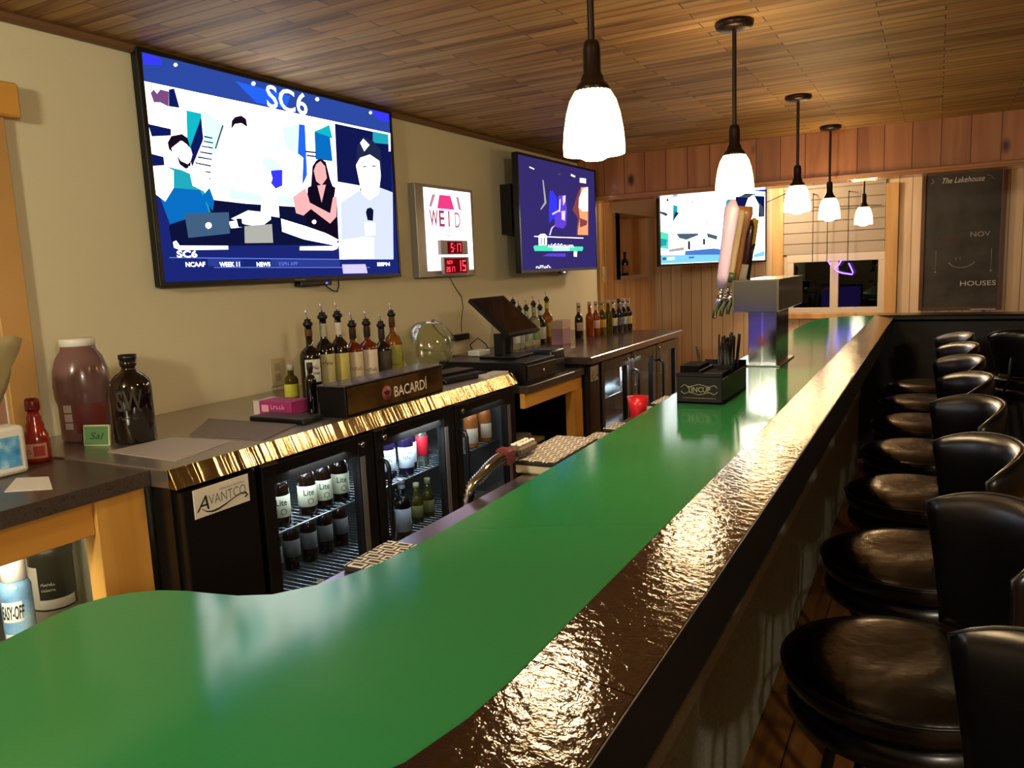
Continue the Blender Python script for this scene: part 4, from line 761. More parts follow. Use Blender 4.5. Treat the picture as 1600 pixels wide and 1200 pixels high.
def bottle(name, r, hb, hs, rn, ht, glass, label, cat, labels=(), cap='pour', group=None, face=-.7, texts=(), neck=None, seg=24):
    """labels: (z0, z1, colour, half-angle)"""
    e = empty(name, (0, 0, 0), label, cat, group)
    m = MB(); m.lathe([(0, 0), (r * .9, 0), (r, .005), (r, hb), (r * .96, hb + (hs - hb) * .25), (r * .72 + rn * .28, hb + (hs - hb) * .55), (rn * 1.25, hb + (hs - hb) * .85), (rn, hs), (rn, ht), (0, ht)], seg=seg)
    m.build('glass', G[glass], e)
    for z0, z1, col, ha in labels:
        m = MB(); m.lathe([(r + .0004, z0), (r + .0012, z0 + .001), (r + .0012, z1 - .001), (r + .0004, z1)], seg=16, a0=face - ha, a1=face + ha); m.build('paper_label', lab(col), e)
    for body, z, w_, h_, col, da in texts:
        m = MB(); wrap_text(m, body, r + .0018, face + da, z, w_, h_, bold=.01); m.build('lettering', lab(col), e)
    if neck: m = MB(); m.lathe([(rn + .0008, neck[0]), (rn + .0014, neck[0] + .001), (rn + .0014, neck[1])], seg=14); m.build('neck_band', lab(neck[2]), e)
    if cap == 'pour':
        m = MB(); m.lathe([(0, ht), (rn * 1.1, ht), (rn * 1.5, ht + .006), (rn * 1.5, ht + .014), (rn * .9, ht + .02), (rn * 1.1, ht + .026), (0, ht + .03)], seg=14); s = m.build('pour_spout', POUR, e)
        m = MB(); m.tube([(0, 0, ht + .028), (-.003, 0, ht + .04), (-.012, .004, ht + .058)], .0028, 6); m.build('spout_tube', CHROME, s)
    elif cap:
        m = MB(); m.lathe([(0, ht + .012), (rn * 1.1, ht + .011), (rn * 1.15, ht - .012), (rn * 1.02, ht - .012)], seg=14); m.build('cap', lab(cap), e)
    return e
Z1 = 1.0202
LB = [(-2.05, 2.205, .038, .17, .215, .0125, .285, 'black', [(.065, .145, 'c8c4b8', .75)], [('~7', .11, .045, .018, '2c2420', 0), ('~6', .09, .04, .014, '2c2420', .1)], (.25, .275, '5a3a18'), 'round black liquor bottle with white label, leftmost of the tall spouted bottles'),
      (-2.055, 2.292, .037, .17, .235, .013, .305, 'black', [(.035, .155, 'b0a878', .8)], [('~6', .115, .04, .018, '7a4a20', 0)], (.24, .29, 'a8a488'), 'tall black bottle with cream label, second of the spouted bottles'),
      (-2.05, 2.372, .036, .17, .235, .0125, .305, 'cola', [(.04, .15, 'b8ac60', .8)], [], (.24, .288, 'c8c0b0'), 'tall dark bottle with yellow label, third of the spouted bottles'),
      (-2.05, 2.455, .037, .165, .205, .0125, .262, 'amber', [(.04, .145, 'c8b898', .8)], [('~8', .075, .045, .012, '3c2c20', 0)], (.215, .255, '1c120c'), 'amber bourbon bottle with cream label, fourth of the spouted bottles'),
      (-2.05, 2.545, .039, .165, .205, .0125, .262, 'amber', [(.04, .145, 'd0c4b0', .8)], [('~8', .06, .05, .012, '3c3830', 0)], (.215, .255, '1c120c'), 'amber bourbon bottle with white label, fifth of the spouted bottles'),
      (-2.05, 2.64, .036, .15, .19, .0125, .245, 'cola', [(.03, .13, '3c3428', .7)], [], (.20, .24, '28241e'), 'short dark whiskey bottle with black label, sixth of the spouted bottles'),
      (-2.06, 2.73, .038, .165, .22, .012, .285, 'honey', [(.03, .145, '8c8c38', .8)], [('~5', .06, .04, .012, '3c4418', 0)], (.24, .28, '4a2010'), 'honey coloured whiskey bottle with yellow-green label, last of the spouted bottles')]
for q_i, (x_, y_, r, hb, hs, rn, ht, gl, ls, tx, nk, lbl) in enumerate(LB):
    r += .002; ls = [(a + .015, b + .02, c, d) for a, b, c, d in ls]; tx = [(t[0], t[1] + .018) + t[2:] for t in tx]
    b_ = bottle('liquor_bottle', r, hb, hs, rn, ht, gl, lbl, 'bottle', ls, 'pour', 'spouted bottles behind the napkin station', -.62, tx, nk); b_.location = (x_, y_, Z1)
b_ = bottle('slim_bottle', .0195, .11, .135, .0095, .165, 'black', 'slim black bottle standing in front of the tall bottles beside the pink box', 'bottle', cap='28241e'); b_.location = (-1.885, 2.02, Z1)
b_ = bottle('small_bottle', .027, .075, .095, .012, .125, 'olive', 'small bottle with yellow label by the wall outlet', 'bottle', [(.01, .06, 'c8c83c', 1.6)], 'b8b49c'); b_.location = (-2.2, 2.25, Z1)
Z2 = 1.0102
RB = [(4.05, .034, .30, 'cola', '3c2c20'), (4.14, .036, .31, 'clear', 'c8ccc8'), (4.215, .030, .26, 'clear', 'a8b0a8'), (4.31, .036, .26, 'clear', '98a890'), (4.41, .038, .28, 'clear', '88a070'), (4.50, .034, .25, 'green', 'c8c0b0'), (4.60, .036, .30, 'honey', 'b0a040')]
rl = ['dark spouted bottle behind the register screen, first of the far group', 'clear spirit bottle with white label, second of the far group', 'small clear spirit bottle, third of the far group', 'clear spirit bottle, fourth of the far group beside the register screen', 'clear bottle with green round label, fifth of the far group', 'dark green bottle with white label, sixth of the far group', 'honey coloured spouted bottle, last of the far group before the pink box']
for (y_, r, h_, gl, lc_), lbl in zip(RB, rl):
    b_ = bottle('liquor_bottle', r, h_ * .5, h_ * .66, .0125, h_ * .88, gl, lbl, 'bottle', [(h_ * .12, h_ * .42, lc_, .8)], 'pour', 'spouted bottles beyond the register', -.62, neck=(h_ * .72, h_ * .84, lc_)); b_.location = (-2.22, y_, Z2)
BB = [(4.86, 'cola', 'b0907c'), (4.985, 'orange', None), (5.06, 'orange', 'd0b8a0'), (5.135, 'olive', 'd0a040'), (5.21, 'olive', None), (5.275, 'black', 'd8d0a8'), (5.345, 'purple', '6a6480'), (5.405, 'black', 'c0c0c0'), (5.465, 'cola', 'c8b888')]
bl_ = ['brown bottle with small pale label, nearest of the beer display on the far counter', 'orange bottle without label, second of the beer display', 'orange bottle with pale label, third of the beer display', 'olive-amber bottle with gold label, fourth of the beer display', 'olive bottle, fifth of the beer display', 'black bottle with round cream label, sixth of the beer display', 'dark purple bottle, seventh of the beer display', 'black bottle with white label, eighth of the beer display', 'dark brown bottle with yellow label, last of the beer display']
for i, ((y_, gl, lc_), lbl) in enumerate(zip(BB, bl_)):
    b_ = bottle('beer_bottle', .029, .125, .165, .012, .225, gl, lbl, 'bottle', [(.05, .105, lc_, .8)] if lc_ else [], 'b8a888' if i != 6 else '282028', 'beer display bottles on the far counter', -.9, neck=(.175, .205, lc_) if lc_ else None)
    b_.location = (-2.11 + .13 * (y_ - 4.86) / .6, y_, Z2)
for i, (y_, h_, gl, lc_) in enumerate([(6.64, .26, 'cola', '3c2820'), (6.72, .24, 'clear', 'c8a8a0'), (6.90, .22, 'cola', 'a87858')]):
    b_ = bottle('liquor_bottle', .034, h_ * .55, h_ * .7, .0125, h_ * .92, gl, ['dark bottle at the left edge of the wall niche', 'bottle with pale label in the wall niche', 'brown bottle with tan label, rightmost in the wall niche'][i], 'bottle', [(h_ * .1, h_ * .42, lc_, .8)], '2c1c14', 'bottles in the wall niche', -1.0); b_.location = (WX - .06, y_, 1.3902)

# cooler contents
GR_ = {'lite': 'white label light beer bottles in the near cooler'}
def cool(proto, pts, labels):
    for p, l in zip(pts, labels): place(proto, p, l)
lite = bottle('beer_bottle', .0295, .115, .155, .012, .205, 'cola', 'x', 'bottle', [(.03, .098, 'd4d0b0', 1.7)], '9a9a98', GR_['lite'], -.75, [('Lite', .068, .034, .020, '1c1c28', .0), ('.', .038, .020, .020, '6a6444', .15)])
for ch in [c for c in bpy.data.objects if c.parent == lite and c.name.startswith('lettering')]: ch.rotation_euler = (0, 0, .12)
S1 = .7255
cool(lite, [(-1.775, 1.725, S1), (-1.86, 1.80, S1), (-1.775, 1.845, S1), (-1.775, 1.92, S1), (-1.775, 2.005, S1)],
     ['white label Lite beer bottle, leftmost on the upper shelf of the near cooler', 'white label Lite beer bottle half hidden behind the front row in the near cooler', 'white label Lite beer bottle, second in the front row of the near cooler', 'white label Lite beer bottle, third in the front row of the near cooler', 'white label Lite beer bottle, fourth and last in the front row by the door frame'])
low = bottle('beer_bottle', .029, .12, .16, .012, .215, 'cola', 'x', 'bottle', [(.05, .11, '5c5854', 1.7)], '6a4038', 'silver-necked beer bottles on the middle shelf of the near cooler', -.75, neck=(.155, .205, 'a8a8a8'))
cool(low, [(-1.95, 1.68 + .085 * i + .08, .4805) for i in range(6)], ['silver-necked beer bottle on the middle shelf, %s in the row' % s for s in ('first from the left', 'second from the left', 'third from the left', 'fourth from the left', 'fifth from the left', 'last on the right')])
crate = bottle('beer_bottle', .030, .13, .17, .013, .235, 'brown', 'x', 'bottle', [(.05, .11, '8a7a30', 1.2)], 'a89048', 'gold-capped bottles on the floor of the near cooler', -.75)
for i in range(6):
    for j in range(2):
        place(crate, (-1.80 - .09 * j, 1.62 + .075 * i, .1755), 'gold-capped beer bottle on the floor of the near cooler, in the tightly packed lower rows')
dk = bottle('beer_bottle', .031, .13, .17, .0125, .215, 'purple', 'x', 'bottle', [(.03, .11, 'd8dce8', 1.2)], 'b8bcc8', 'dark bottles with white labels behind the lit cooler door', -.75, [('~5', .085, .034, .012, '2a3050', .0), ('~4', .065, .03, .012, '2a3050', .0)])
cool(dk, [(-1.80, 2.305, S1), (-1.765, 2.372, S1), (-1.80, 2.44, S1)], ['dark bottle with white label, left one behind the lit middle cooler door', 'dark bottle with white label, front one behind the lit middle cooler door', 'dark bottle with white label, right one beside the red drinks'])
rd = bottle('soft_drink_bottle', .029, .11, .15, .013, .205, 'clear', 'x', 'bottle', [(.045, .12, 'c81c2c', 3.1)], 'd8d8e0', 'bottles with red wrap behind the lit cooler door', -.75)
cool(rd, [(-1.79, 2.51, S1), (-1.86, 2.55, S1)], ['clear bottle with red wrap near the right edge of the lit cooler door', 'clear bottle with red wrap at the back behind the lit cooler door'])
b_ = bottle('wine_cooler_bottle', .032, .13, .17, .0125, .222, 'black', 'black bottle with grey label on the middle shelf of the lit cooler', 'bottle', [(.03, .12, '8c8c94', 1.2)], 'a8a8b0', face=-.75, neck=(.195, .215, 'b0b0b8')); b_.location = (-1.775, 2.345, .4805)
b_ = bottle('wine_cooler_bottle', .03, .12, .16, .012, .20, 'black', 'second black bottle on the middle shelf of the lit cooler', 'bottle', [(.03, .11, '90909a', 1.2)], '807880', face=-.75); b_.location = (-1.84, 2.40, .4805)
mini = bottle('small_bottle', .024, .08, .11, .011, .15, 'olive', 'x', 'bottle', [(.02, .07, '7c7848', 1.2)], 'b0a878', 'small pale bottles on the middle shelf of the lit cooler', -.75)
cool(mini, [(-1.84, 2.53, .4805), (-1.84, 2.61, .4805)], ['small pale-capped bottle on the middle shelf of the lit cooler, left of two', 'small pale-capped bottle on the middle shelf of the lit cooler, right of two'])
pe = bottle('wine_cooler_bottle', .031, .12, .16, .0125, .205, 'peach', 'x', 'bottle', [(.02, .085, 'c8b49c', .9)], 'd8c0a0', 'orange drinks in the near cooler', -.75)
cool(pe, [(-1.765, 2.855, S1), (-1.81, 2.925, S1), (-1.765, 2.975, S1)], ['orange drink bottle, left one behind the third door of the near cooler', 'orange drink bottle, middle one behind the third door of the near cooler', 'orange drink bottle, right one behind the third door of the near cooler'])
ro = bottle('beer_bottle', .030, .12, .16, .012, .205, 'rose', 'x', 'bottle', [(.03, .10, 'e0dce8', 1.2)], 'e8e8f0', 'pale bottles in the far cooler', -1.0)
cool(ro, [(-1.72, 4.10, S1), (-1.72, 4.18, S1), (-1.74, 4.27, S1), (-1.72, 4.66, S1), (-1.72, 4.74, S1), (-1.75, 4.82, S1)], ['pale bottle in the far cooler, first from the left', 'pale bottle in the far cooler, second from the left', 'pale bottle in the far cooler, third from the left', 'pale bottle in the far cooler behind its middle door, left one', 'pale bottle in the far cooler behind its middle door, centre one', 'pale bottle in the far cooler behind its middle door, right one'])
# lamps inside the coolers (tubes with their light)
def tube_lamp(c, x, y, z, ln, power, vertical):
    m = MB()
    if vertical: m.tube([(0, 0, 0), (0, 0, ln)], .007, 8)
    else: m.tube([(0, 0, 0), (0, ln, 0)], .007, 8)
    o = m.build('interior_lamp', emit('cool_tube', 'c8e0ff', 7), c); o.location = (x, y, z)
    wx, wy = c.location.x + x, c.location.y + y
    light('cooler_light', 'AREA', (wx - .03, wy + (0 if vertical else ln / 2), z + (ln / 2 if vertical else -.015)), power, (.78, .9, 1), .25, rot=(0, 0, 0))
tube_lamp(c1, -.055, .33, .940, .35, 3.2, False)
tube_lamp(c1, -.055, .88, .940, .35, 7.0, False)
tube_lamp(c1, -.055, 1.40, .940, .30, .8, False)
tube_lamp(c2, -.055, .25, .940, .9, 5.0, False)

# ---------------- things on the steel worktop ----------------
rs = empty('napkin_station', (-1.755, 2.265, Z1), 'long black drinks station box lettered BACARDI with a red bat emblem', 'bar organizer')
m = MB(); m.box(-.055, .06, -.295, .285, 0, .102, .003); m.build('box', BLACK, rs)
m = MB(); m.box(-.058, .063, -.298, .288, .1022, .108, .002); m.build('lid', mat('grey_blue_lid', '4c4650', .25, coat=.3), rs)
m = MB(); m.box(.0602, .0635, -.285, .28, .010, .098, .001); m.build('front_panel', mottled('bronze_front_film', ['1c120a', '5a4020', '30200f'], 5, rough=.1, coat=.5), rs)  # gold-brown sheen mottled into the colour of the black front
m = MB(); add_text(m, 'BACARD\u00cd', (.0641, -.035, .030), (0, 1, 0), (0, 0, 1), .205, .048, bold=.012); m.build('lettering', mat('white_print', 'e8e0d0', .5), rs, label='white BACARDI lettering')
m = MB(); m.lathe([(0, 0), (.026, 0), (.026, .0008), (0, .0008)], seg=24, M=Matrix.Translation((.0636, -.078, .052)) @ Matrix.Rotation(PI / 2, 4, 'Y')); em = m.build('emblem', mat('dull_red_print', '8c4438', .5), rs, label='round red bat emblem')
m = MB(); m.mi = 0; X = .0646
m.quad([(X, -.098, .058), (X, -.088, .048), (X, -.078, .043), (X, -.078, .060)]); m.quad([(X, -.078, .043), (X, -.068, .048), (X, -.058, .058), (X, -.078, .060)]); m.quad([(X, -.081, .060), (X, -.075, .060), (X, -.076, .067), (X, -.080, .067)])
m.build('bat_shape', mat('dark_red_print', '3c1410', .5), em)
pk = empty('packet_box', (-2.01, 1.99, Z1), 'pink sweetener packet box between the black pad and the wall', 'box', rz=.08)
m = MB(); m.box(-.075, .085, -.045, .045, 0, .048, .003); m.build('carton', mat('pink_carton', 'a03070', .45), pk)
m = MB(); m.box(-.0760, -.05, -.0462, .0462, -.0, .0485, .001); m.build('white_end', mat('carton_white', 'c8b8b8', .5), pk)
m = MB(); add_text(m, '~5', (.0, -.0458, .022), (1, 0, 0), (0, 0, 1), .06, .016, shear=.3); m.box(-.04, -.01, -.0457, -.0455, .012, .036); m.build('lettering', mat('carton_print', 'e0a0b8', .5), pk)
pd = MB(); pd.box(-.115, .12, -.05, .045, 0, .018, .005, seg=2); o = pd.build('tablet_case', BLACK, loc=(-1.88, 1.885, Z1)); o.rotation_euler = (0, 0, .02); tag(o, 'flat black case lying in front of the pink box', 'case')
def sheet(name, pts, z, m, label, cat, t=.0015):
    cx = sum(p[0] for p in pts) / len(pts); cy = sum(p[1] for p in pts) / len(pts)
    pts = [(a - cx, b - cy) for a, b in pts]
    if sum(pts[i - 1][0] * pts[i][1] - pts[i][0] * pts[i - 1][1] for i in range(len(pts))) < 0: pts = pts[::-1]
    o = MB().poly(pts, 0, t).build(name, m, loc=(cx, cy, z)); tag(o, label, cat); return o
sheet('paper_sheet', [(-2.05, 1.36), (-2.04, 1.56), (-1.80, 1.585), (-1.745, 1.345)], Z1, GREYPAPER, 'grey-white paper sheet at the near end of the steel worktop', 'paper')
sheet('placemat', [(-2.0, 1.60), (-2.17, 1.82), (-1.78, 1.83), (-1.71, 1.62)], Z1, mat('grey_placemat', '6a5c56', .5), 'dark grey flat mat on the steel worktop beside the paper', 'mat', .004)
sheet('paper_sheet', [(-1.91, 1.0), (-2.02, 1.09), (-1.95, 1.13), (-1.82, 1.06)], 1.0152, PAPER, 'small pale paper on the left counter in front of the wipes tub', 'paper')
kb = empty('keypad_tray', (-1.86, 2.86, Z1), 'low black keyboard tray near the far end of the steel worktop', 'keyboard', rz=-.15)
m = MB(); m.box(-.09, .09, -.13, .15, 0, .018, .004).box(-.085, .03, -.12, .14, .018, .034, .004); m.build('base', BLACK, kb)
m = MB()
for i in range(4):
    for j in range(9): m.box(.036 + i * .0125, .046 + i * .0125, -.115 + j * .028, -.092 + j * .028, .0185, .022)
m.build('keys', mat('dark_key', '1c1a22', .4), kb)
sheet('receipt_papers', [(-1.76, 2.93), (-1.76, 3.07), (-1.69, 3.08), (-1.69, 2.90)], Z1, PAPER, 'white papers at the far end of the steel worktop', 'paper', .012)
fb = empty('glass_fishbowl', (-2.08, 3.01, Z1), 'round clear glass bowl tilted on its side at the wall', 'bowl')
R0 = .122; M = Matrix.Translation((0, 0, R0)) @ Matrix.Rotation(math.radians(50), 4, Vector((-.65, .38, 0)).normalized())
prof = [(R0 * math.sin(a), -R0 * math.cos(a)) for a in [PI * k / 24 for k in range(0, 21)]]
rimr, rimz = prof[-1]
m = MB(); m.lathe([(0, -R0)] + prof[1:] + [(rimr + .006, rimz + .008)], seg=40, M=M)
GLS = pane_mat('bowl_glass', 'eef2e0', .22, .03); m.build('bowl_wall', GLS, fb)
m = MB(); rr = rimr + .006; m.tube([M @ Vector((rr * math.cos(a), rr * math.sin(a), rimz + .009)) for a in [2 * PI * k / 36 for k in range(37)]], .004, 8, cap=False); m.build('rim', mat('glass_rim', '9aa08c', .1, trans=.6), fb)

# ---------------- cash register group on the low counter ----------------
Z3 = .9552
cr = empty('cash_drawer', (-1.87, 3.31, Z3), 'black cash drawer box with small round lock under the register screen', 'cash drawer')
MB().box(-.24, .23, -.16, .16, 0, .105, .003).build('case', mat('drawer_case', '100d0d', .3), cr)
dr = MB().box(.2305, .238, -.145, .15, .018, .088, .002).build('drawer_front', mat('drawer_front', '2c2220', .35), cr)
m = MB(); m.lathe([(0, 0), (.008, 0), (.008, .004), (0, .004)], seg=14, M=Matrix.Translation((.238, .01, .05)) @ Matrix.Rotation(PI / 2, 4, 'Y')); m.build('lock', CHROME, dr)
tm = empty('register_screen', (-1.85, 3.36, Z3 + .106), 'black register touch screen tilted up on a forked stand', 'monitor')
m = MB(); m.box(-.10, .10, -.10, .10, 0, .012, .003).box(-.03, .02, -.07, -.045, .012, .12, .003).box(-.05, -.0, .045, .07, .012, .12, .003); m.build('stand', BLACK, tm)
tl = math.atan2(.17, .20); Ms = Matrix.Translation((.0, 0, .20)) @ Matrix.Rotation(tl, 4, 'Y')
m = MB(); m.box(-.135, .135, -.165, .165, -.012, .012, .004, M=Ms); sc_ = m.build('screen_housing', BLACK, tm)
m = MB(); m.box(-.12, .12, -.15, .15, .0121, .0128, M=Ms); m.build('glass', mat('dark_screen_glass', '060608', .08, coat=.5), tm)
md = empty('modem', (-2.03, 3.40, Z3 + .106), 'small white router box beside the register stand', 'router')
m = MB(); m.box(-.035, .035, -.055, .055, 0, .028, .006, seg=2); m.build('case', WHITEP, md)
m = MB(); m.tube([(-.035, .0, .014), (-.07, .03, .05), (-.05, .08, .08), (0, .07, .05), (.03, .06, .014)], .003, 6); m.build('cable', BLACK, md)
pr = empty('receipt_printer', (-1.76, 3.61, Z3), 'black receipt printer at the end of the low counter by the far cooler', 'printer')
m = MB(); m.box(-.08, .075, -.08, .08, 0, .12, .01, seg=2); m.build('case', mat('printer_grey', '1c1a1c', .3), pr)
m = MB(); m.box(.0755, .077, -.05, .05, .05, .07, .0005); m.build('paper_slot', mat('slot_grey', '3c3a40', .4), pr)
sheet('plastic_tray', [(-1.98, 3.84), (-1.98, 4.16), (-1.80, 4.16), (-1.80, 3.86)], Z2, mat('glossy_black_tray', '0c0a10', .1, coat=.6), 'glossy black tray at the near end of the far worktop', 'tray', .02)
bx = empty('drink_carton', (-2.06, 4.46, Z2), 'pale pink and white carton between the spouted bottles and the beers', 'box')
m = MB(); m.box(-.04, .04, -.06, .06, 0, .10, .002); m.build('lower_half', mat('carton_pink', '9a7884', .5), bx); m = MB(); m.box(-.04, .04, -.06, .06, .1001, .15, .002); m.build('upper_half', mat('carton_cream', 'b8a088', .5), bx)
for i, (x0, x1, y0, y1, z0, z1, c_, n_, l_) in enumerate([(-1.98, -1.78, 3.19, 3.52, .561, .60, '4c4640', 'file_box', 'flat grey box at the bottom of the shelf pile under the register'), (-1.96, -1.77, 3.36, 3.62, .601, .62, '8a7a4c', 'yellow_notebook', 'yellowish notebook on the shelf pile under the register'), (-1.98, -1.80, 3.20, 3.50, .621, .655, '6c6862', 'paper_stack', 'stack of grey papers on top of the shelf pile under the register')]):
    o = MB().box(-(x1 - x0) / 2, (x1 - x0) / 2, -(y1 - y0) / 2, (y1 - y0) / 2, 0, z1 - z0, .003).build(n_, mat('pile_' + c_, c_, .6), loc=((x0 + x1) / 2, (y0 + y1) / 2 if i != 1 else 3.46, z0)); tag(o, l_, 'box' if i == 0 else 'papers')

# ---------------- left counter things ----------------
ZL = 1.0152
jg = empty('sauce_jug', (-2.30, 1.47, Z1), 'big plum-brown gallon sauce jug with white lid against the wall', 'jug')
m = MB(); m.lathe([(0, 0), (.066, 0), (.072, .008), (.072, .10), (.0735, .115), (.078, .13), (.080, .17), (.076, .215), (.064, .255), (.050, .275), (.047, .29), (0, .29)], seg=36); m.build('jug_body', mat('plum_sauce', '6e504c', .22, coat=.3), jg)
m = MB(); m.lathe([(0, .312), (.047, .311), (.0495, .307), (.0495, .290), (.047, .288)], seg=32); m.build('lid', WHITEP, jg)
m = MB(); m.lathe([(.0728, .03), (.0732, .031), (.0745, .115), (.0742, .116)], seg=16, a0=-.95, a1=.3); m.build('front_label', lab('6c2820'), jg)
m = MB(); m.lathe([(.0728, .042), (.0732, .043), (.0745, .115), (.0742, .116)], seg=8, a0=-1.45, a1=-1.08); m.build('nutrition_label', lab('b8a8a4'), jg)
m = MB()
for zz in (.062, .09): m.lathe([(.0750, zz), (.0750, zz + .0025)], seg=8, a0=-1.45, a1=-1.08)
m.build('label_rule', mat('print_black', '14120f', .6), jg)
gw = empty('growler', (-2.10, 1.49, Z1), 'black glass growler with large embossed letters beside the jug', 'bottle')
m = MB(); m.lathe([(0, 0), (.052, 0), (.058, .006), (.058, .165), (.054, .185), (.040, .202), (.024, .212), (.020, .218), (.019, .225), (.023, .228), (.024, .246), (0, .247)], seg=32); m.build('glass', mat('growler_glass', '120b06', .07, coat=.7), gw)
m = MB(); FA = -.75; wrap_text(m, 'SW', .0592, FA, .10, .075, .062, bold=.02); wrap_text(m, '~7', .0592, FA, .075, .075, .012); m.build('lettering', mat('embossed_grey', '3c3830', .2, coat=.4), gw)
m = MB(); m.lathe([(0, .246), (.022, .246), (.025, .248), (.025, .262), (0, .263)], seg=20); m.build('cap', BLACK, gw)
hs = empty('hot_sauce_bottle', (-2.165, 1.235, ZL), 'small red hot sauce bottle on the left counter by the wipes tub', 'bottle')
m = MB(); m.lathe([(0, 0), (.029, 0), (.032, .006), (.032, .055), (.030, .075), (.022, .09), (.0235, .10), (.018, .112), (.0185, .122), (.015, .13), (.0135, .14), (0, .14)], seg=28); m.build('bottle_body', mat('hot_sauce_red', '8c2010', .15, coat=.5), hs)
m = MB(); m.lathe([(0, .14), (.018, .141), (.0185, .148), (.0185, .165), (.016, .175), (0, .177)], seg=20); m.build('cap', mat('dark_red_cap', '6a1410', .2, coat=.4), hs)
m = MB(); m.lathe([(.0325, .012), (.0330, .013), (.0330, .052), (.0325, .053)], seg=16, a0=-1.9, a1=.2); m.build('front_label', lab('c08c74'), hs)
m = MB(); m.lathe([(.0334, .018), (.0334, .046)], seg=12, a0=-.85, a1=-.0); wrap_text(m, '~4', .0336, -1.3, .026, .024, .012); m.build('lettering', lab('a03020'), hs)
cdx = empty('flavor_card', (-2.16, 1.405, Z1), 'green card box leaning between the jug and the growler', 'card', rz=.35)
m = MB(); m.box(-.042, .042, -.004, .004, 0, .062, .001, M=Matrix.Rotation(-.12, 4, 'X')); m.build('card', mat('card_cream', 'b0b488', .5), cdx)
m = MB(); m.box(-.038, .038, -.0052, -.0042, .004, .058, M=Matrix.Rotation(-.12, 4, 'X')); m.mi = 1; Mx = Matrix.Rotation(-.12, 4, 'X'); add_text(m, 'Sal', Mx @ Vector((-.02, -.0056, .02)), (1, 0, 0), Mx.to_3x3() @ Vector((0, 0, 1)), .045, .02, shear=.3); m.build('card_print', [mat('card_green', '4c7444', .5), mat('print_dark_green', '142410', .6)], cdx)
tb = empty('wipes_tub', (-2.125, 1.075, ZL), 'white tub with blue label and a yellowish towel popping up at the left edge', 'tub')
m = MB(); m.box(-.10, .065, -.12, .075, 0, .125, .012, seg=3); m.build('tub', WHITEP, tb)
m = MB(); m.box(.0655, .0665, -.11, .055, .022, .10); m.mi = 0; m.box(-.09, .048, -.1212, -.1205, .022, .10); m.build('blue_label', mottled('blue_tub_label', ['2c78b8', '58a0d0', 'a8d0e0'], 30, rough=.4), tb)
pw = MB(); M = Matrix.Translation((-.01, .015, .115))
n = 14
rings = []
for k in range(9):
    t = k / 8; r = .028 + .07 * t ** .8
    rings.append([pw.bm.verts.new(M @ Vector(((r * (1 + .35 * math.sin(3 * a + 4 * t)) * math.cos(a)) * .6 + .0 * t, r * (1 + .35 * math.sin(3 * a + 4 * t)) * math.sin(a) * .9, .215 * t + .025 * math.sin(2 * a) * t))) for a in [2 * PI * j / n for j in range(n)]])
for a, b in zip(rings, rings[1:]):
    for j in range(n): pw.bm.faces.new((a[j], a[(j + 1) % n], b[(j + 1) % n], b[j])).smooth = True
pw.bm.faces.new(rings[-1])
pw.build('towel', mat('yellowish_towel', 'b8ac7c', .8), tb)
eo = empty('spray_can', (-1.93, 1.005, .5855), 'blue spray can lettered EASY-OFF on the shelf under the left counter', 'spray can')
m = MB(); m.lathe([(0, 0), (.033, 0), (.034, .004), (.034, .195), (.028, .21), (0, .21)], seg=28); m.build('can', mottled('can_blue', ['3c5c78', '6c90a8', 'a8b8b8'], 9, rough=.25), eo)
m = MB(); m.lathe([(0, .27), (.026, .268), (.0275, .26), (.0275, .212), (0, .212)], seg=24); m.build('cap', WHITEP, eo)
for z0_, z1_, txt_, zt_, w_t, h_t in ((.115, .165, 'EASY-OFF', .122, .052, .034), (.055, .085, 'FUME FREE', .062, .045, .014)):
    m = MB(); m.lathe([(.0345, z0_), (.0345, z1_)], seg=14, a0=-1.6, a1=-.2); cl_ = m.build('can_label', lab('b8b8ac'), eo)
    m = MB(); wrap_text(m, txt_, .0350, -.85, zt_, w_t, h_t, bold=.02, shear=.2); m.build('lettering', mat('print_black'), cl_)
cn = empty('canister', (-2.07, 1.175, .5855), 'wide dark plastic canister with white label on the shelf under the left counter', 'canister')
m = MB(); m.lathe([(0, 0), (.050, 0), (.053, .006), (.053, .195), (.055, .197), (.055, .225), (.05, .228), (0, .228)], seg=32); m.build('jar', mat('dark_olive_plastic', '3a3628', .35), cn)
m = MB(); m.lathe([(.0536, .06), (.0542, .061), (.0542, .085), (.0536, .086)], seg=24, a0=-1.9, a1=.5); m.lathe([(.0538, .06), (.0542, .061), (.0542, .175), (.0536, .176)], seg=10, a0=-1.9, a1=-1.2); m.build('white_label', lab('c0b8a4'), cn)
m = MB(); m.lathe([(.0535, 0.002), (.0540, .003), (.0540, .055)], seg=28); m.build('grey_base', lab('8a8068'), cn)
m = MB(); wrap_text(m, '~7', .0550, -.75, .125, .035, .009); wrap_text(m, '~9', .0550, -.75, .11, .035, .009); m.build('lettering', lab('b8b09c'), cn)

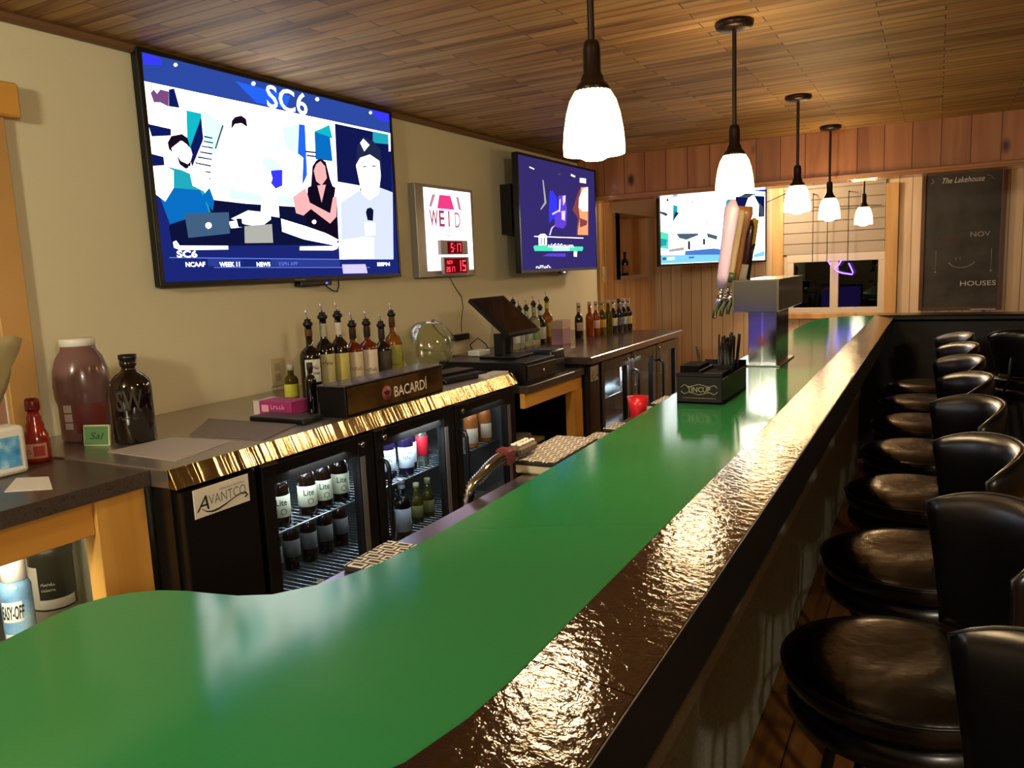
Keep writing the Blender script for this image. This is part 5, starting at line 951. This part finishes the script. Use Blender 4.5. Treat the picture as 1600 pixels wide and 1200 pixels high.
# ---------------- stools ----------------
so = empty('bar_stool', (0, 0, 0), 'x', 'bar stool', 'black vinyl bar stools')
ST = .72
m = MB(); m.lathe([(0, ST - .075), (.19, ST - .075), (.205, ST - .065), (.212, ST - .045), (.213, ST - .028), (.205, ST - .018), (.19, ST - .008), (.14, ST + .004), (.07, ST - .002), (0, ST - .006)], seg=40); m.build('seat_cushion', BLACKV, so)
m = MB(); m.lathe([(0, ST - .135), (.185, ST - .135), (.202, ST - .125), (.205, ST - .105), (.20, ST - .085), (.19, ST - .076), (0, ST - .076)], seg=40); m.build('seat_base', BLACKV2, so)
m = MB(); m.tube([(.214 * math.cos(a), .214 * math.sin(a), ST - .024) for a in [2 * PI * k / 40 for k in range(41)]], .0035, 6, cap=False); m.build('seat_piping', BLACK, so)
def shell(t, a, side):  # t 0 bottom..1 top, a angle fraction -1..1, side +1 outer -1 inner
    A = math.radians(64) * a * (.8 + .2 * t)
    top = .288 - .05 * abs(a) ** 3; z = ST + .0 + top * t
    R = .190 + .045 * t
    th = .024 * (1 - abs(a) ** 6 * .8) * (1 - abs(2 * t - 1) ** 6 * .75)
    R += side * th
    return Vector((R * math.cos(A), R * math.sin(A), z))
m = MB(); NA, NT = 22, 10; loops = []
for i in range(NA + 1):
    a = -1 + 2 * i / NA
    loops.append([m.bm.verts.new(shell(j / NT, a, 1)) for j in range(NT + 1)] + [m.bm.verts.new(shell(j / NT, a, -1)) for j in range(NT, -1, -1)])
K = len(loops[0])
for p, q_ in zip(loops, loops[1:]):
    for j in range(K): m.bm.faces.new((p[j], q_[j], q_[(j + 1) % K], p[(j + 1) % K])).smooth = True
m.bm.faces.new(loops[0]); m.bm.faces.new(loops[-1][::-1]); fixn(m)
m.build('backrest', BLACKV2, so)
m = MB(); pts = [shell(0, -1, 1) * 1] + [shell(t / 8, -1, 1) for t in range(1, 9)] + [shell(1, -1 + 2 * k / 20, 1) + Vector((0, 0, .0)) for k in range(1, 20)] + [shell(t / 8, 1, 1) for t in range(8, -1, -1)]
m.tube(pts, .0042, 6); m.build('back_piping', BLACK, so)
for s in (-1, 1):
    m = MB(); m.tube([(.10, .11 * s, ST - .13), (.17, .12 * s, ST - .10), (.215, .10 * s, ST - .02), (.222, .09 * s, ST + .12)], .008, 8); m.build('back_bracket', BLACKM, so)
m = MB(); m.lathe([(0, ST - .165), (.11, ST - .165), (.11, ST - .136), (0, ST - .136)], seg=24); m.build('swivel_plate', BLACKM, so)
for k in range(4):
    a = PI / 4 + k * PI / 2; m = MB(); m.tube([(.10 * math.cos(a), .10 * math.sin(a), ST - .165), (.13 * math.cos(a), .13 * math.sin(a), ST - .2), (.225 * math.cos(a), .225 * math.sin(a), .0)], .0125, 8); m.build('leg', BLACKM, so)
m = MB(); m.tube([(.185 * math.cos(a), .185 * math.sin(a), .27) for a in [2 * PI * k / 40 for k in range(41)]], .009, 8, cap=False); m.build('foot_ring', mat('worn_dark_chrome', '4a4644', .25, metal=1), so)
ORD = ['nearest black vinyl bar stool, cut by the lower right corner', 'second bar stool, the one whose round seat shows fully in the foreground', 'third black bar stool from the camera along the bar', 'fourth black bar stool from the camera along the bar', 'fifth black bar stool from the camera along the bar', 'sixth black bar stool from the camera along the bar', 'seventh black bar stool from the camera along the bar', 'farthest black bar stool along the long side of the bar']
for i, (y_, l_) in enumerate(zip([.985, 1.585, 2.20, 2.83, 3.44, 4.03, 4.62, 5.20], ORD)):
    place(so, (-.04 + (.03 if i == 0 else 0), y_ - (.045 if i == 0 else 0), 0), l_, rz=[.28, .30, .26, .32, .2, .3, .25, .28][i])
place(so, (.50, 5.72, 0), 'black bar stool facing the black end section of the bar, under the chalkboard', rz=-PI / 2)
place(so, (1.2, 5.72, 0), 'outermost black bar stool at the black end section of the bar', rz=-PI / 2 + .1)

# ---------------- added fittings for the out-of-view fill lights ----------------
for i, (x, y, p, c) in enumerate(FILL_LIGHTS):
    e = empty('ceiling_light', (x, y, 2.30), ['round flush ceiling light behind the camera over the serving aisle', 'round flush ceiling light hidden behind the wooden header', 'round flush ceiling light behind the camera over the stools side'][i], 'ceiling light')
    m = MB(); m.lathe([(0, 0), (.19, 0), (.19, -.02), (.175, -.035), (.165, -.035)], seg=32); m.build('rim', BRONZE, e)
    m = MB(); m.lathe([(.165, -.034), (.155, -.042), (0, -.048)], seg=32); m.build('diffuser', emit('warm_diffuser', 'fff0d0', 4), e)

# unseen purple glow added behind the camera, to be mirrored in the tap tower
np_ = empty('lit_wall_panel', (-1.75, -2.5, .15), 'purple lit panel on the wall behind the camera', 'lit panel')
MB().box(-.42, .42, .001, .04, 0, .75, .01).build('backing', BLACK, np_)
m = MB()
m.box(-.38, .38, .0405, .06, .04, .71, .005)
m.build('lit_panel', emit('neon_violet_dim', '6a50d0', .9), np_)
